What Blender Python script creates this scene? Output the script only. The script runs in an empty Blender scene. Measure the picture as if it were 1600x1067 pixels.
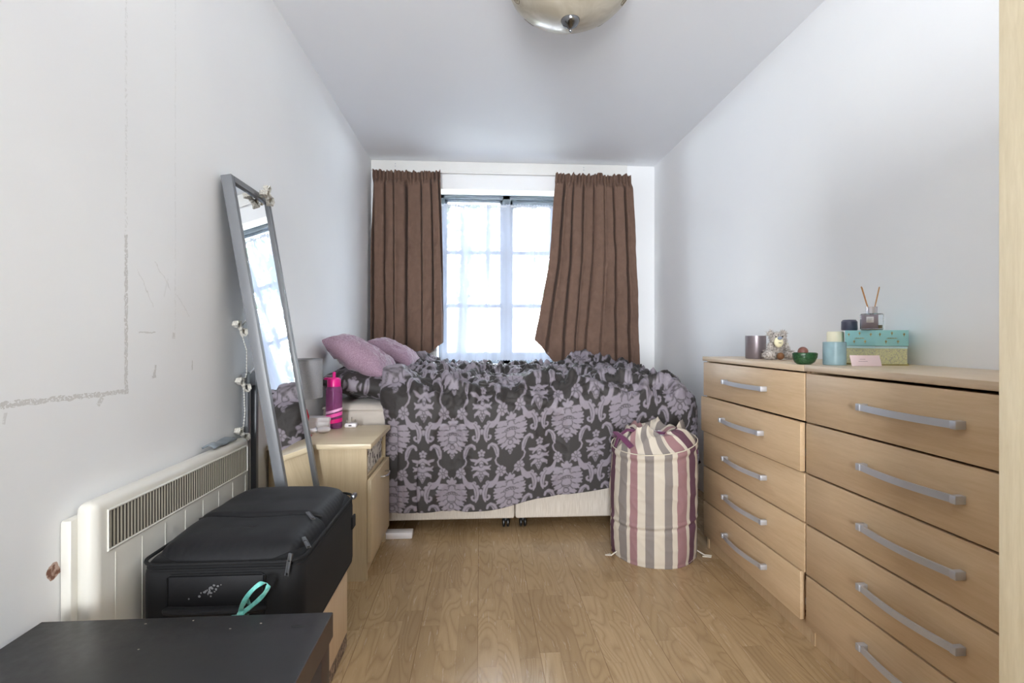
import bpy, bmesh, math, random
import numpy as np
from mathutils import Vector, Matrix
random.seed(7); RNG = np.random.default_rng(7)
sc = bpy.context.scene
col = sc.collection
PI = math.pi

# ------------------------------------------------------------------ camera
cam_d = bpy.data.cameras.new('camera'); cam = bpy.data.objects.new('camera', cam_d); col.objects.link(cam)
cam.location = (0, 0, 1.0)
cam.rotation_euler = (PI/2, 0, -math.atan(50/790))
cam_d.sensor_width = 36; cam_d.lens = 790/1600*36; cam_d.shift_y = -7.5/1600; cam_d.clip_start = .05
sc.camera = cam
# ------------------------------------------------------------------ colour management
sc.view_settings.view_transform = 'Standard'; sc.view_settings.look = 'None'
sc.view_settings.gamma = 1; sc.view_settings.use_curve_mapping = False
sc.view_settings.exposure = 0.5
# ------------------------------------------------------------------ world: bright pale sky
w = bpy.data.worlds.new('sky'); sc.world = w; w.use_nodes = True
bgn = w.node_tree.nodes['Background']
bgn.inputs[0].default_value = (0.83, 0.915, 1.0, 1); bgn.inputs[1].default_value = 165.0
# ------------------------------------------------------------------ lights
def area(name, loc, rot, sx, sy, power, colr=(1, 1, 1), portal=False):
    d = bpy.data.lights.new(name, 'AREA'); d.shape = 'RECTANGLE'; d.size = sx; d.size_y = sy; d.energy = power; d.color = colr
    o = bpy.data.objects.new(name, d); o.location = loc; o.rotation_euler = rot; col.objects.link(o)
    if portal: d.cycles.is_portal = True
    return o
area('window_portal', (.216, 4.36, 1.47), (-PI/2, 0, 0), 1.2, 1.5, 1, portal=True)          # faces -Y
dl = area('rear_fill', (-.30, -2.38, 1.2), (PI/2, 0, math.radians(-10)), .9, 1.7, 39, (.93, .965, 1.0)); dl.data.spread = math.radians(64)   # added fill light behind the camera; the wall there has no doorway
fl = area('ceiling_bounce_fill', (.42, -.40, 1.6), (math.radians(146), 0, math.radians(-2)), .5, .5, 17, (.93, .965, 1.0)); fl.data.spread = math.radians(130)        # added unseen fill behind the camera, bounced off the ceiling
sc.cycles.max_bounces = 14; sc.cycles.diffuse_bounces = 8; sc.cycles.transparent_max_bounces = 16
sc.cycles.caustics_reflective = False; sc.cycles.caustics_refractive = False
sc.cycles.sample_clamp_indirect = 6

# ================================================================== helpers
def lin(h):
    if isinstance(h, str):
        h = h.lstrip('#'); c = [int(h[i:i+2], 16)/255 for i in (0, 2, 4)]
    else: c = [v/255 for v in h]
    return tuple(((v+.055)/1.055)**2.4 if v > .04045 else v/12.92 for v in c)+(1,)

class NT:
    def __init__(s, name):
        s.m = bpy.data.materials.new(name); s.m.use_nodes = True; s.t = s.m.node_tree
        s.b = s.t.nodes['Principled BSDF']; s.out = s.t.nodes['Material Output']
    def n(s, typ, **kw):
        nd = s.t.nodes.new(typ)
        for k, v in kw.items(): setattr(nd, k, v)
        return nd
    def l(s, a, b): s.t.links.new(a, b)
    def inp(s, sock, v):
        if isinstance(v, bpy.types.NodeSocket): s.l(v, sock)
        else: sock.default_value = v
    def math(s, op, a, b=0.0, c=None):
        nd = s.n('ShaderNodeMath', operation=op); s.inp(nd.inputs[0], a); s.inp(nd.inputs[1], b)
        if c is not None: s.inp(nd.inputs[2], c)
        return nd.outputs[0]
    def pos(s):
        return s.n('ShaderNodeNewGeometry').outputs['Position']
    def objc(s):
        return s.n('ShaderNodeTexCoord').outputs['Object']
    def mapping(s, vec, scale=(1, 1, 1), loc=(0, 0, 0), rot=(0, 0, 0)):
        m = s.n('ShaderNodeMapping'); s.l(vec, m.inputs[0]); m.inputs['Scale'].default_value = scale
        s.inp(m.inputs['Location'], loc); m.inputs['Rotation'].default_value = rot; return m.outputs[0]
    def noise(s, vec, scale, detail=3, rough=.5, dist=0):
        nd = s.n('ShaderNodeTexNoise'); s.l(vec, nd.inputs['Vector']); nd.inputs['Scale'].default_value = scale
        nd.inputs['Detail'].default_value = detail; nd.inputs['Roughness'].default_value = rough; nd.inputs['Distortion'].default_value = dist
        return nd.outputs[0]
    def ramp(s, fac, stops, interp='LINEAR'):
        r = s.n('ShaderNodeValToRGB'); s.inp(r.inputs[0], fac); cr = r.color_ramp; cr.interpolation = interp
        while len(cr.elements) < len(stops): cr.elements.new(.5)
        for e, (p, c) in zip(cr.elements, stops): e.position = p; e.color = c if len(c) == 4 else tuple(c)+(1,)
        return r.outputs[0]
    def mix(s, fac, a, b, mode='MIX'):
        nd = s.n('ShaderNodeMix', data_type='RGBA', blend_type=mode); s.inp(nd.inputs[0], fac); s.inp(nd.inputs[6], a); s.inp(nd.inputs[7], b)
        return nd.outputs[2]
    def bump(s, h, strength=.3, dist=.001):
        nd = s.n('ShaderNodeBump'); s.l(h, nd.inputs['Height']); nd.inputs['Strength'].default_value = strength; nd.inputs['Distance'].default_value = dist
        s.l(nd.outputs[0], s.b.inputs['Normal'])
    def base(s, v): s.inp(s.b.inputs['Base Color'], v)
    def set(s, **kw):
        for k, v in kw.items(): s.inp(s.b.inputs[k.replace('_', ' ')], v)

def plain(name, c, rough=.5, metal=0, var=.04, vscale=9, bump=0, bscale=300, **kw):
    m = NT(name); c = lin(c); nz = m.noise(m.objc(), vscale)
    m.base(m.ramp(nz, [(.3, tuple(v*(1-var) for v in c[:3])+(1,)), (.7, tuple(min(1, v*(1+var)) for v in c[:3])+(1,))]))
    m.set(Roughness=rough, Metallic=metal, **kw)
    if bump: m.bump(m.noise(m.objc(), bscale, 2), bump, .0008)
    return m.m

def wood(name, c1, c2, axis, rough=.45, stretch=14, scale=6, fig=.5):
    """veneer: fine lines along `axis` + soft figure"""
    m = NT(name); rnd = m.n('ShaderNodeObjectInfo').outputs['Random']
    off = m.math('MULTIPLY', rnd, 37.0); cv = m.n('ShaderNodeCombineXYZ')
    for i in range(3): m.l(off, cv.inputs[i])
    add = m.n('ShaderNodeVectorMath', operation='ADD'); m.l(m.pos(), add.inputs[0]); m.l(cv.outputs[0], add.inputs[1])
    sc_ = [stretch]*3; sc_[axis] = 1.0
    v = m.mapping(add.outputs[0], scale=tuple(sc_))
    fine = m.noise(v, scale*2.2, 6, .65, .3); broad = m.noise(v, scale*.28, 3, .5, 1.2)
    f = m.math('ADD', m.math('MULTIPLY', fine, 1-fig), m.math('MULTIPLY', broad, fig))
    m.base(m.ramp(f, [(.34, lin(c2)), (.62, lin(c1))]))
    m.set(Roughness=rough); m.bump(fine, .08, .0005)
    return m.m

# ---- mesh building
def tag(o, label=None, cat=None, group=None, kind=None):
    if label: o['label'] = label
    if cat: o['category'] = cat
    if group: o['group'] = group
    if kind: o['kind'] = kind
    return o
def origin_of(p):
    v = Vector((0, 0, 0))
    while p is not None: v = v+p.location; p = p.parent
    return v
def thing(name, loc, label, cat, group=None):
    o = bpy.data.objects.new(name, None); o.location = loc; o.empty_display_size = .05; col.objects.link(o)
    return tag(o, label, cat, group)
def link(name, me, m, parent=None, smooth=True, label=None, origin=None):
    """mesh `me` has world coordinates; its origin is moved to the parent's (or its own base)"""
    o = bpy.data.objects.new(name, me); col.objects.link(o)
    n = len(me.vertices); co = np.empty(n*3); me.vertices.foreach_get('co', co); co = co.reshape(-1, 3)
    if parent is not None: org = np.array(origin_of(parent))
    elif origin is not None: org = np.array(origin)
    else:
        org = (co.min(0)+co.max(0))/2; org[2] = co[:, 2].min()
    me.vertices.foreach_set('co', (co-org).ravel())
    if parent is not None: o.parent = parent
    else: o.location = org
    if smooth is True: me.shade_smooth()
    elif smooth == 'auto':
        me.shade_smooth()
        try: me.set_sharp_from_angle(angle=math.radians(35))
        except Exception: pass
    me.materials.append(m); me.update()
    if label: o['label'] = label
    return o
class MB:
    def __init__(s): s.bm = bmesh.new()
    def box(s, x0, x1, y0, y1, z0, z1, bev=0, seg=2, M=None):
        r = bmesh.ops.create_cube(s.bm, size=1); vs = r['verts']
        for v in vs: v.co = Vector(((x0+x1)/2+v.co.x*(x1-x0), (y0+y1)/2+v.co.y*(y1-y0), (z0+z1)/2+v.co.z*(z1-z0)))
        es = list({e for v in vs for e in v.link_edges})
        if bev:
            g = bmesh.ops.bevel(s.bm, geom=es, offset=bev, segments=seg, profile=.5, affect='EDGES'); vs = [v for v in g['verts']]
            vs = list({v for f in g['faces'] for v in f.verts} | set(vs))
        if M is not None:
            bmesh.ops.transform(s.bm, matrix=M, verts=[v for v in vs if v.is_valid])
        return s
    def prism(s, pts, axis, a, b, bev=0):
        """extrude polygon pts (2d) along axis from a to b"""
        def mk(p, t):
            q = [0, 0, 0]; o = [i for i in range(3) if i != axis]; q[o[0]] = p[0]; q[o[1]] = p[1]; q[axis] = t; return q
        v0 = [s.bm.verts.new(mk(p, a)) for p in pts]; v1 = [s.bm.verts.new(mk(p, b)) for p in pts]; n = len(pts)
        s.bm.faces.new(v0); s.bm.faces.new(v1[::-1])
        for i in range(n): s.bm.faces.new((v0[i], v0[(i+1) % n], v1[(i+1) % n], v1[i]))
        if bev:
            es = [e for e in {e for v in v0+v1 for e in v.link_edges}]
            bmesh.ops.bevel(s.bm, geom=es, offset=bev, segments=2, profile=.5, affect='EDGES')
        return s
    def lathe(s, prof, c=(0, 0, 0), n=48, M=None, close=True):
        rings = []
        for r, z in prof:
            if r < 1e-6: rings.append([s.bm.verts.new((c[0], c[1], c[2]+z))])
            else: rings.append([s.bm.verts.new((c[0]+r*math.cos(2*PI*i/n), c[1]+r*math.sin(2*PI*i/n), c[2]+z)) for i in range(n)])
        for a, b in zip(rings, rings[1:]):
            for i in range(n):
                j = (i+1) % n
                if len(a) == 1 and len(b) == 1: continue
                if len(a) == 1: s.bm.faces.new((a[0], b[j], b[i]))
                elif len(b) == 1: s.bm.faces.new((a[i], a[j], b[0]))
                else: s.bm.faces.new((a[i], a[j], b[j], b[i]))
        if M is not None: bmesh.ops.transform(s.bm, matrix=M, verts=[v for r in rings for v in r])
        return s
    def tube(s, pts, r, n=8, closed=False, flat=1.0):
        pts = [Vector(p) for p in pts]; rs = r if hasattr(r, '__len__') else [r]*len(pts)
        prev = None; rings = []; N = len(pts)
        for i, p in enumerate(pts):
            if closed: t = pts[(i+1) % N]-pts[i-1]
            else: t = pts[min(i+1, N-1)]-pts[max(i-1, 0)]
            t.normalize()
            if prev is None:
                up = Vector((0, 0, 1)) if abs(t.z) < .9 else Vector((1, 0, 0)); a = t.cross(up).normalized()
            else: a = (prev-t*prev.dot(t)).normalized()
            prev = a; b = t.cross(a)
            rings.append([s.bm.verts.new(p+(a*math.cos(2*PI*k/n)+b*math.sin(2*PI*k/n)*flat)*rs[i]) for k in range(n)])
        m = N if closed else N-1
        for i in range(m):
            A, B = rings[i], rings[(i+1) % N]
            for k in range(n): s.bm.faces.new((A[k], A[(k+1) % n], B[(k+1) % n], B[k]))
        if not closed: s.bm.faces.new(rings[0][::-1]); s.bm.faces.new(rings[-1])
        return s
    def ball(s, c, rx, ry=None, rz=None, n=16, M=None):
        r = bmesh.ops.create_uvsphere(s.bm, u_segments=n, v_segments=max(6, n//2+2), radius=1); ry = ry or rx; rz = rz or rx
        for v in r['verts']: v.co = Vector((v.co.x*rx, v.co.y*ry, v.co.z*rz))
        if M is not None: bmesh.ops.transform(s.bm, matrix=M, verts=r['verts'])
        for v in r['verts']: v.co += Vector(c)
        return s
    def done(s, name, m, parent=None, smooth='auto', label=None, origin=None, fix=True):
        if fix: bmesh.ops.recalc_face_normals(s.bm, faces=s.bm.faces)
        me = bpy.data.meshes.new(name); s.bm.to_mesh(me); s.bm.free()
        return link(name, me, m, parent, smooth, label, origin)
def sheet(name, P, m, parent=None, attr=None, label=None, closed_u=False, flip=False, origin=None):
    """P: (nv, nu, 3) grid"""
    nv, nu = P.shape[:2]; idx = np.arange(nv*nu).reshape(nv, nu)
    A = idx[:-1, :-1]; B = idx[:-1, 1:]; C_ = idx[1:, 1:]; D = idx[1:, :-1]
    F = np.stack([A, B, C_, D], -1).reshape(-1, 4)
    if closed_u: F = np.concatenate([F, np.stack([idx[:-1, -1], idx[:-1, 0], idx[1:, 0], idx[1:, -1]], -1)])
    if flip: F = F[:, ::-1]
    me = bpy.data.meshes.new(name); me.vertices.add(nv*nu); me.vertices.foreach_set('co', P.reshape(-1))
    me.loops.add(F.size); me.loops.foreach_set('vertex_index', F.ravel()); me.polygons.add(len(F))
    me.polygons.foreach_set('loop_start', np.arange(0, F.size, 4)); me.update(calc_edges=True)
    if attr is not None:
        for k, a in attr.items():
            at = me.attributes.new(k, 'FLOAT', 'POINT'); at.data.foreach_set('value', a.reshape(-1).astype(np.float32))
    return link(name, me, m, parent, True, label, origin)
def solid(o, t, off=-1):
    md = o.modifiers.new('thickness', 'SOLIDIFY'); md.thickness = t; md.offset = off; return o
def normals(P):
    du = np.gradient(P, axis=1); dv = np.gradient(P, axis=0); n = np.cross(du, dv)
    return n/np.maximum(np.linalg.norm(n, axis=-1, keepdims=True), 1e-9)
def sstep(a, b, x):
    t = np.clip((x-a)/(b-a), 0, 1); return t*t*(3-2*t)
_perm = RNG.random((256, 256))
def vn(x, y, seed=0):
    x = x+seed*17.31; y = y+seed*9.17
    xi = np.floor(x).astype(int); yi = np.floor(y).astype(int); fx = x-xi; fy = y-yi
    fx = fx*fx*fx*(fx*(fx*6-15)+10); fy = fy*fy*fy*(fy*(fy*6-15)+10)
    g = lambda i, j: _perm[i % 256, j % 256]
    return ((g(xi, yi)*(1-fx)+g(xi+1, yi)*fx)*(1-fy)+(g(xi, yi+1)*(1-fx)+g(xi+1, yi+1)*fx)*fy)*2-1
def ridge(x, y, seed=0, p=1.0): return (1-np.abs(vn(x, y, seed)))**p
def fbm(x, y, seed=0, o=3):
    s = 0; a = 1
    for k in range(o): s = s+a*vn(x*2**k, y*2**k, seed+k*3.3); a *= .5
    return s

# ---- damask ornament: signed distance in tile pixels (tile 475 x 490), negative = motif
def damask(U, V, period=.287):
    k = 475/period; x = (U*k) % 475; x = np.where(x > 237.5, 475-x, x); y = (V*k) % 490
    sd = np.full(x.shape, 1e3); ln = np.full(x.shape, 1e3)
    def seg(px, py, a, b, r1, r2):
        ax, ay = a; bx, by = b; dx, dy = bx-ax, by-ay; L = dx*dx+dy*dy+1e-9
        t = np.clip(((px-ax)*dx+(py-ay)*dy)/L, 0, 1)
        return np.hypot(px-ax-t*dx, py-ay-t*dy)-(r1+(r2-r1)*t)
    def ring(px, py, c, r, wd): return np.abs(np.hypot(px-c[0], py-c[1])-r)-wd
    petals = [((0, -90), (0, -150), 36, 8), ((0, -104), (30, -124), 18, 13), ((20, -70), (84, -84), 30, 24), ((84, -84), (112, -100), 18, 7), ((84, -80), (108, -70), 16, 9),
              ((40, -30), (100, -34), 30, 22), ((100, -34), (124, -50), 14, 6), ((100, -30), (128, -22), 14, 6), ((40, 5), (102, 12), 30, 20), ((102, 12), (124, 30), 12, 5), ((102, 8), (126, 2), 12, 6),
              ((35, 38), (82, 56), 28, 20), ((82, 56), (102, 74), 14, 5), ((82, 56), (104, 52), 12, 6), ((20, 72), (58, 96), 26, 17), ((58, 96), (68, 118), 12, 5), ((58, 96), (80, 98), 12, 5),
              ((0, 76), (0, 122), 34, 17), ((12, 112), (34, 128), 13, 9), ((0, -20), (0, 30), 58, 58), ((0, 152), (0, 174), 19, 7)]
    lines = [((34, -54), (60, -60)), ((60, -60), (74, -56)), ((48, -14), (72, -10)), ((48, 22), (72, 34)), ((30, 52), (52, 76)), ((0, 143), (26, 140)), ((14, -98), (34, -88)), ((0, -40), (30, -34)), ((0, 44), (24, 40)), ((24, 40), (34, 56))]
    sec = [((0, -112), (0, -132), 9, 10), ((0, -112), (20, -118), 9, 10), ((0, -112), (13, -94), 9, 10), ((4, -66), (30, -48), 12, 13), ((30, -48), (72, -58), 12, 10), ((72, -58), (84, -66), 8, 3),
           ((30, -48), (50, -22), 10, 6), ((8, 4), (52, 10), 15, 14), ((52, 10), (76, -6), 10, 4), ((52, 10), (74, 26), 10, 4), ((0, -30), (0, 20), 16, 22), ((0, 52), (0, 118), 40, 6), ((26, 48), (58, 66), 16, 8), ((58, 66), (62, 84), 6, 3)]
    sln = [((6, -84), (36, -64)), ((10, -22), (34, -8)), ((8, 36), (46, 30)), ((0, 110), (0, 122))]
    scr = [[(142, -120, 4), (172, -108, 12), (196, -76, 18), (207, -30, 19), (204, 14, 13), (198, 40, 5)], [(196, 22, 7), (182, 26, 7), (167, 14, 7), (165, -2, 8), (174, -8, 7)],
           [(182, 96, 9), (176, 76, 10), (154, 66, 13), (128, 84, 17), (112, 122, 18), (106, 158, 13), (100, 176, 5)]]
    scl = [[(172, -104), (196, -66), (204, -28), (200, 6)], [(168, 78), (140, 82), (122, 104), (110, 150)]]
    yy0 = [y+s for s in (-490, 0)]
    for py in yy0 + [y-980+490*3]:
        for a, b, r1, r2 in petals: sd = np.minimum(sd, seg(x, py, a, b, r1, r2))
        for a, b in lines: ln = np.minimum(ln, seg(x, py, a, b, 2.6, 3.2))
        ln = np.minimum(ln, np.maximum(ring(x, py, (0, -68), 27, 3), py+60))
        for cx in (0, 20, 40): ln = np.minimum(ln, ring(x, py, (cx, -28+cx*.25), 9, 2.6))
        ln = np.minimum(ln, ring(x, py, (0, 84), 19, 3)); ln = np.minimum(ln, np.maximum(ring(x, py, (0, 20), 38, 3), -py))
        ln = np.minimum(ln, ring(x, py, (0, 160), 9, 2.4))
        for pl in scr:
            for p, q in zip(pl, pl[1:]): sd = np.minimum(sd, seg(x, py, p[:2], q[:2], p[2], q[2]))
        for pl in scl:
            for p, q in zip(pl, pl[1:]): ln = np.minimum(ln, seg(x, py, p, q, 2, 2))
        # flower, stem, tail
        fc = (75, -190)
        for i in range(7):
            a = 2*PI*i/7; c = (fc[0]+30*math.cos(a), fc[1]+30*math.sin(a)); sd = np.minimum(sd, np.hypot(x-c[0], py-c[1])-14)
        sd = np.minimum(sd, np.hypot(x-fc[0], py-fc[1])-24); ln = np.minimum(ln, ring(x, py, fc, 11, 2.6))
        for i in range(7):
            a = 2*PI*(i+.5)/7; ln = np.minimum(ln, seg(x, py, (fc[0]+14*math.cos(a), fc[1]+14*math.sin(a)), (fc[0]+36*math.cos(a), fc[1]+36*math.sin(a)), 2, 2.4))
        st = [(100, -158, 12), (118, -118, 21), (150, -88, 20), (190, -84, 13), (212, -90, 8), (224, -78, 4)]
        for p, q in zip(st, st[1:]): sd = np.minimum(sd, seg(x, py, p[:2], q[:2], p[2], q[2]))
        sd = np.minimum(sd, ring(x, py, (182, -112), 12, 5)); sd = np.minimum(sd, seg(x, py, (20, -150), (38, -176), 3, 3))
        tl = [(84, -232, 5), (112, -258, 6), (122, -288, 6), (108, -318, 4)]
        for p, q in zip(tl, tl[1:]): sd = np.minimum(sd, seg(x, py, p[:2], q[:2], p[2], q[2]))
        sd = np.minimum(sd, seg(x, py, (237.5, -50), (237.5, -22), 13, 4))
        x2 = 237.5-x; p2 = py-245
        for a, b, r1, r2 in sec: sd = np.minimum(sd, seg(x2, p2, a, b, r1, r2))
        for a, b in sln: ln = np.minimum(ln, seg(x2, p2, a, b, 2.6, 2.6))
        for c in ((0, 50), (13, 72), (0, 92)): ln = np.minimum(ln, ring(x2, p2, c, 11, 2.4))
        ln = np.minimum(ln, ring(x2, p2, (0, -10), 15, 2.6)); ln = np.minimum(ln, ring(x2, p2, (0, -112), 6, 2.4))
    return np.maximum(sd-.6, -ln)/10.0

# ================================================================== materials
def wall_mat(name, marks=()):
    m = NT(name); p = m.pos(); nz = m.noise(p, 2.0, 3); c = m.ramp(nz, [(.3, lin((240, 241, 243))), (.7, lin((243, 244, 245)))])
    sx = m.n('ShaderNodeSeparateXYZ'); m.l(p, sx.inputs[0]); X, Y, Z = sx.outputs
    if marks:
        grit = m.noise(p, 160, 3, .7); edge = m.math('MULTIPLY', m.math('SUBTRACT', m.noise(p, 60, 2), .5), .012)
        yy = m.math('ADD', Y, edge); zz = m.math('ADD', Z, edge)
        tot = None
        for (ya, za, yb, zb, half, stren, th) in marks:       # a straight strip on the wall from (ya,za) to (yb,zb)
            L = math.hypot(yb-ya, zb-za); uy, uz = (yb-ya)/L, (zb-za)/L
            al = m.math('ADD', m.math('MULTIPLY', m.math('SUBTRACT', yy, ya), uy), m.math('MULTIPLY', m.math('SUBTRACT', zz, za), uz))
            ac = m.math('ABSOLUTE', m.math('SUBTRACT', m.math('MULTIPLY', m.math('SUBTRACT', yy, ya), uz), m.math('MULTIPLY', m.math('SUBTRACT', zz, za), uy)))
            k = m.math('MULTIPLY', m.math('MULTIPLY', m.math('GREATER_THAN', al, 0.0), m.math('LESS_THAN', al, L)), m.math('LESS_THAN', ac, half))
            k = m.math('MULTIPLY', k, m.math('MULTIPLY', m.math('GREATER_THAN', grit, th), stren))
            tot = k if tot is None else m.math('MAXIMUM', tot, k)
        c = m.mix(m.math('MULTIPLY', tot, .55), c, lin((158, 152, 143)))
        # chipped plaster by the heater
        d = m.n('ShaderNodeVectorMath', operation='DISTANCE'); m.l(p, d.inputs[0]); d.inputs[1].default_value = (-.862, 1.08, .526)
        dd = m.math('ADD', d.outputs['Value'], m.math('MULTIPLY', m.math('SUBTRACT', m.noise(p, 45, 3), .5), .03))
        chip = m.ramp(m.noise(p, 90, 2), [(.42, lin((120, 84, 68))), (.55, lin((186, 160, 148)))])
        c = m.mix(m.math('LESS_THAN', dd, .0165), c, chip)
    m.base(c); m.set(Roughness=.6, Specular_IOR_Level=.25); m.bump(m.noise(p, 120, 2), .06, .001)
    return m.m
LM = [(1.291, .869, 1.291, 1.25, .0055, .75, .44), (1.291, 1.25, 1.291, 1.95, .004, .35, .52), (.90, .879, 1.30, .866, .0055, .75, .44),
      (1.491, 1.0, 1.491, 2.0, .003, .22, .5), (1.478, 1.004, 1.492, 1.004, .008, .5, .4), (1.398, .894, 1.404, .925, .004, .7, .4), (1.388, .893, 1.404, .893, .004, .7, .4),
      (1.2, .845, 1.215, .862, .006, .6, .45), (.972, .84, .978, .862, .003, .45, .4), (1.337, 1.011, 1.403, 1.012, .0016, .6, .4), (1.333, 1.17, 1.395, 1.078, .0012, .45, .35),
      (1.456, 1.16, 1.44, 1.11, .003, .2, .4), (1.50, 1.12, 1.56, 1.06, .0012, .4, .35), (1.575, .9, 1.577, .93, .002, .7, .3), (1.40, 1.20, 1.47, 1.13, .001, .4, .35)]
m_wl = wall_mat('painted_wall_marked', LM)
m_wr = wall_mat('painted_wall')
m_ceil = plain('ceiling_paint', (240, 242, 246), .55, var=.012, vscale=1.5, bump=.05)
m_white = plain('white_gloss_paint', (228, 227, 224), .4, var=.015)

def floor_mat():
    m = NT('beech_laminate'); p = m.pos(); s = m.n('ShaderNodeSeparateXYZ'); m.l(p, s.inputs[0]); X, Y, Z = s.outputs
    W = .0655; ci = m.math('FLOOR', m.math('DIVIDE', m.math('ADD', X, 10.03), W))
    wn = m.n('ShaderNodeTexWhiteNoise', noise_dimensions='1D'); m.l(ci, wn.inputs['W'])
    ro = m.math('ADD', m.math('DIVIDE', Y, .40), m.math('MULTIPLY', wn.outputs['Value'], 7.3)); ri = m.math('FLOOR', ro)
    cv = m.n('ShaderNodeCombineXYZ'); m.l(ci, cv.inputs[0]); m.l(ri, cv.inputs[1])
    w2 = m.n('ShaderNodeTexWhiteNoise', noise_dimensions='2D'); m.l(cv.outputs[0], w2.inputs['Vector']); idc = w2.outputs['Value']
    # grain coordinates: offset per piece
    ox = m.math('ADD', X, m.math('MULTIPLY', idc, 11.0)); oy = m.math('ADD', Y, m.math('MULTIPLY', idc, 23.0))
    g = m.n('ShaderNodeCombineXYZ'); m.l(m.math('MULTIPLY', ox, 22.0), g.inputs[0]); m.l(m.math('MULTIPLY', oy, 2.0), g.inputs[1])
    fine = m.noise(g.outputs[0], 4.5, 6, .7, .3)
    g2 = m.n('ShaderNodeCombineXYZ'); m.l(m.math('MULTIPLY', ox, 9.0), g2.inputs[0]); m.l(m.math('MULTIPLY', oy, 1.9), g2.inputs[1])
    n2 = m.noise(g2.outputs[0], 1.1, 1.0, .4, .5); rings = m.math('PINGPONG', m.math('MULTIPLY', n2, 13.0), .5)
    rings = m.math('POWER', m.math('MULTIPLY', rings, 2.0), 2.5)
    base = m.ramp(idc, [(0, lin((164, 138, 103))), (.45, lin((177, 150, 113))), (1, lin((190, 163, 126)))])
    base = m.mix(m.math('MULTIPLY', rings, .42), base, lin((132, 104, 72)))
    base = m.mix(m.math('MULTIPLY', m.math('SUBTRACT', fine, .35), .8), base, lin((138, 110, 78)))
    # joints
    fx = m.math('FRACT', m.math('DIVIDE', m.math('ADD', X, 10.03), W*3)); jx = m.math('LESS_THAN', fx, .012)
    fs = m.math('LESS_THAN', m.math('FRACT', m.math('DIVIDE', m.math('ADD', X, 10.03), W)), .018); fy = m.math('LESS_THAN', m.math('FRACT', ro), .004)
    base = m.mix(m.math('MULTIPLY', jx, .55), base, lin((110, 82, 55))); base = m.mix(m.math('MULTIPLY', m.math('MAXIMUM', fs, fy), .22), base, lin((120, 90, 62)))
    m.base(base); m.set(Roughness=m.math('ADD', .20, m.math('MULTIPLY', fine, .12)), Specular_IOR_Level=.5); m.bump(fine, .05, .0006)
    return m.m
m_floor = floor_mat()
m_beech = wood('beech_drawer_front', (202, 175, 141), (186, 157, 122), 1, .42, 12, 5, .55)
m_beech_top = wood('beech_top', (208, 188, 162), (194, 170, 141), 1, .38, 12, 5, .4)
m_beech_side = wood('beech_side', (192, 166, 132), (178, 150, 116), 2, .45, 12, 5, .5)
m_maple = wood('maple_carcass', (204, 186, 154), (190, 170, 137), 2, .42, 14, 4, .5)
m_maple_top = wood('maple_top', (212, 196, 166), (198, 180, 148), 0, .36, 12, 4, .4)
m_ash = wood('pale_ash_wardrobe', (224, 210, 180), (207, 191, 158), 2, .45, 10, 7, .5)
m_birch = wood('birch_box', (216, 194, 164), (204, 178, 148), 2, .55, 10, 4, .4)
m_dark = plain('black_brown_laminate', (45, 42, 42), .42, var=.12, vscale=14, bump=.04, Specular_IOR_Level=.5)
m_darkedge = plain('black_brown_edge', (70, 56, 50), .5, var=.1, vscale=20)
m_steel = plain('satin_handle_metal', (196, 198, 204), .38, .6, var=.03)
m_chrome = plain('chrome', (205, 205, 205), .12, 1, var=.02)
m_frame = plain('dark_grey_window_paint', (66, 72, 80), .4, var=.04)
m_greywood = plain('grey_painted_frame', (112, 114, 118), .38, var=.04, vscale=6, bump=.06)
m_cream = plain('cream_heater_enamel', (216, 213, 204), .32, var=.02)
m_black = plain('matt_black', (22, 21, 21), .7)  # plain black for eyes, zip, port and small marks

def cloth(name, c, rough=.9, var=.08, vscale=30, weave=900, bs=.25, sheen=.2, stretch=(1, 1, 1)):
    m = NT(name); c = lin(c); v = m.mapping(m.objc(), scale=stretch); nz = m.noise(v, vscale, 4, .6)
    m.base(m.ramp(nz, [(.3, tuple(q*(1-var) for q in c[:3])+(1,)), (.7, tuple(min(1, q*(1+var)) for q in c[:3])+(1,))]))
    m.set(Roughness=rough, Sheen_Weight=sheen, Sheen_Roughness=.4); m.bump(m.noise(m.objc(), weave, 2), bs, .0006)
    return m.m
m_curtain = cloth('brown_suede_curtain', (108, 84, 71), .9, .10, 22, 500, .3, .04)
m_divan = None
def divan_mat():
    m = NT('beige_ribbed_divan'); p = m.pos(); s = m.n('ShaderNodeSeparateXYZ'); m.l(p, s.inputs[0])
    v = m.mapping(p, scale=(1, 1, .05)); r = m.noise(v, 260, 2, .6)
    m.base(m.ramp(r, [(.35, lin((192, 182, 170))), (.65, lin((212, 204, 194)))])); m.set(Roughness=.9); m.bump(r, .3, .001); return m.m
m_divan = divan_mat()
m_mattress = cloth('cream_mattress_ticking', (192, 183, 173), .85, .05, 10, 200, .3)
def damask_mat():
    m = NT('damask_duvet_cotton'); a = m.n('ShaderNodeAttribute', attribute_name='ornament'); f = a.outputs['Fac']
    k = m.math('MULTIPLY_ADD', f, -1.2, .5); k.node.use_clamp = True
    wv = m.noise(m.mapping(m.objc(), scale=(1, 1, 1)), 500, 2)
    ground = m.ramp(wv, [(.3, lin((42, 38, 37))), (.7, lin((56, 52, 51)))]); orn = m.ramp(wv, [(.3, lin((124, 116, 125))), (.7, lin((140, 132, 141)))])
    m.base(m.mix(k, ground, orn)); m.set(Roughness=m.math('MULTIPLY_ADD', k, -.06, .62), Specular_IOR_Level=.35, Sheen_Weight=.08, Sheen_Roughness=.35)
    m.bump(wv, .12, .0005); return m.m
m_damask = damask_mat()

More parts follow.
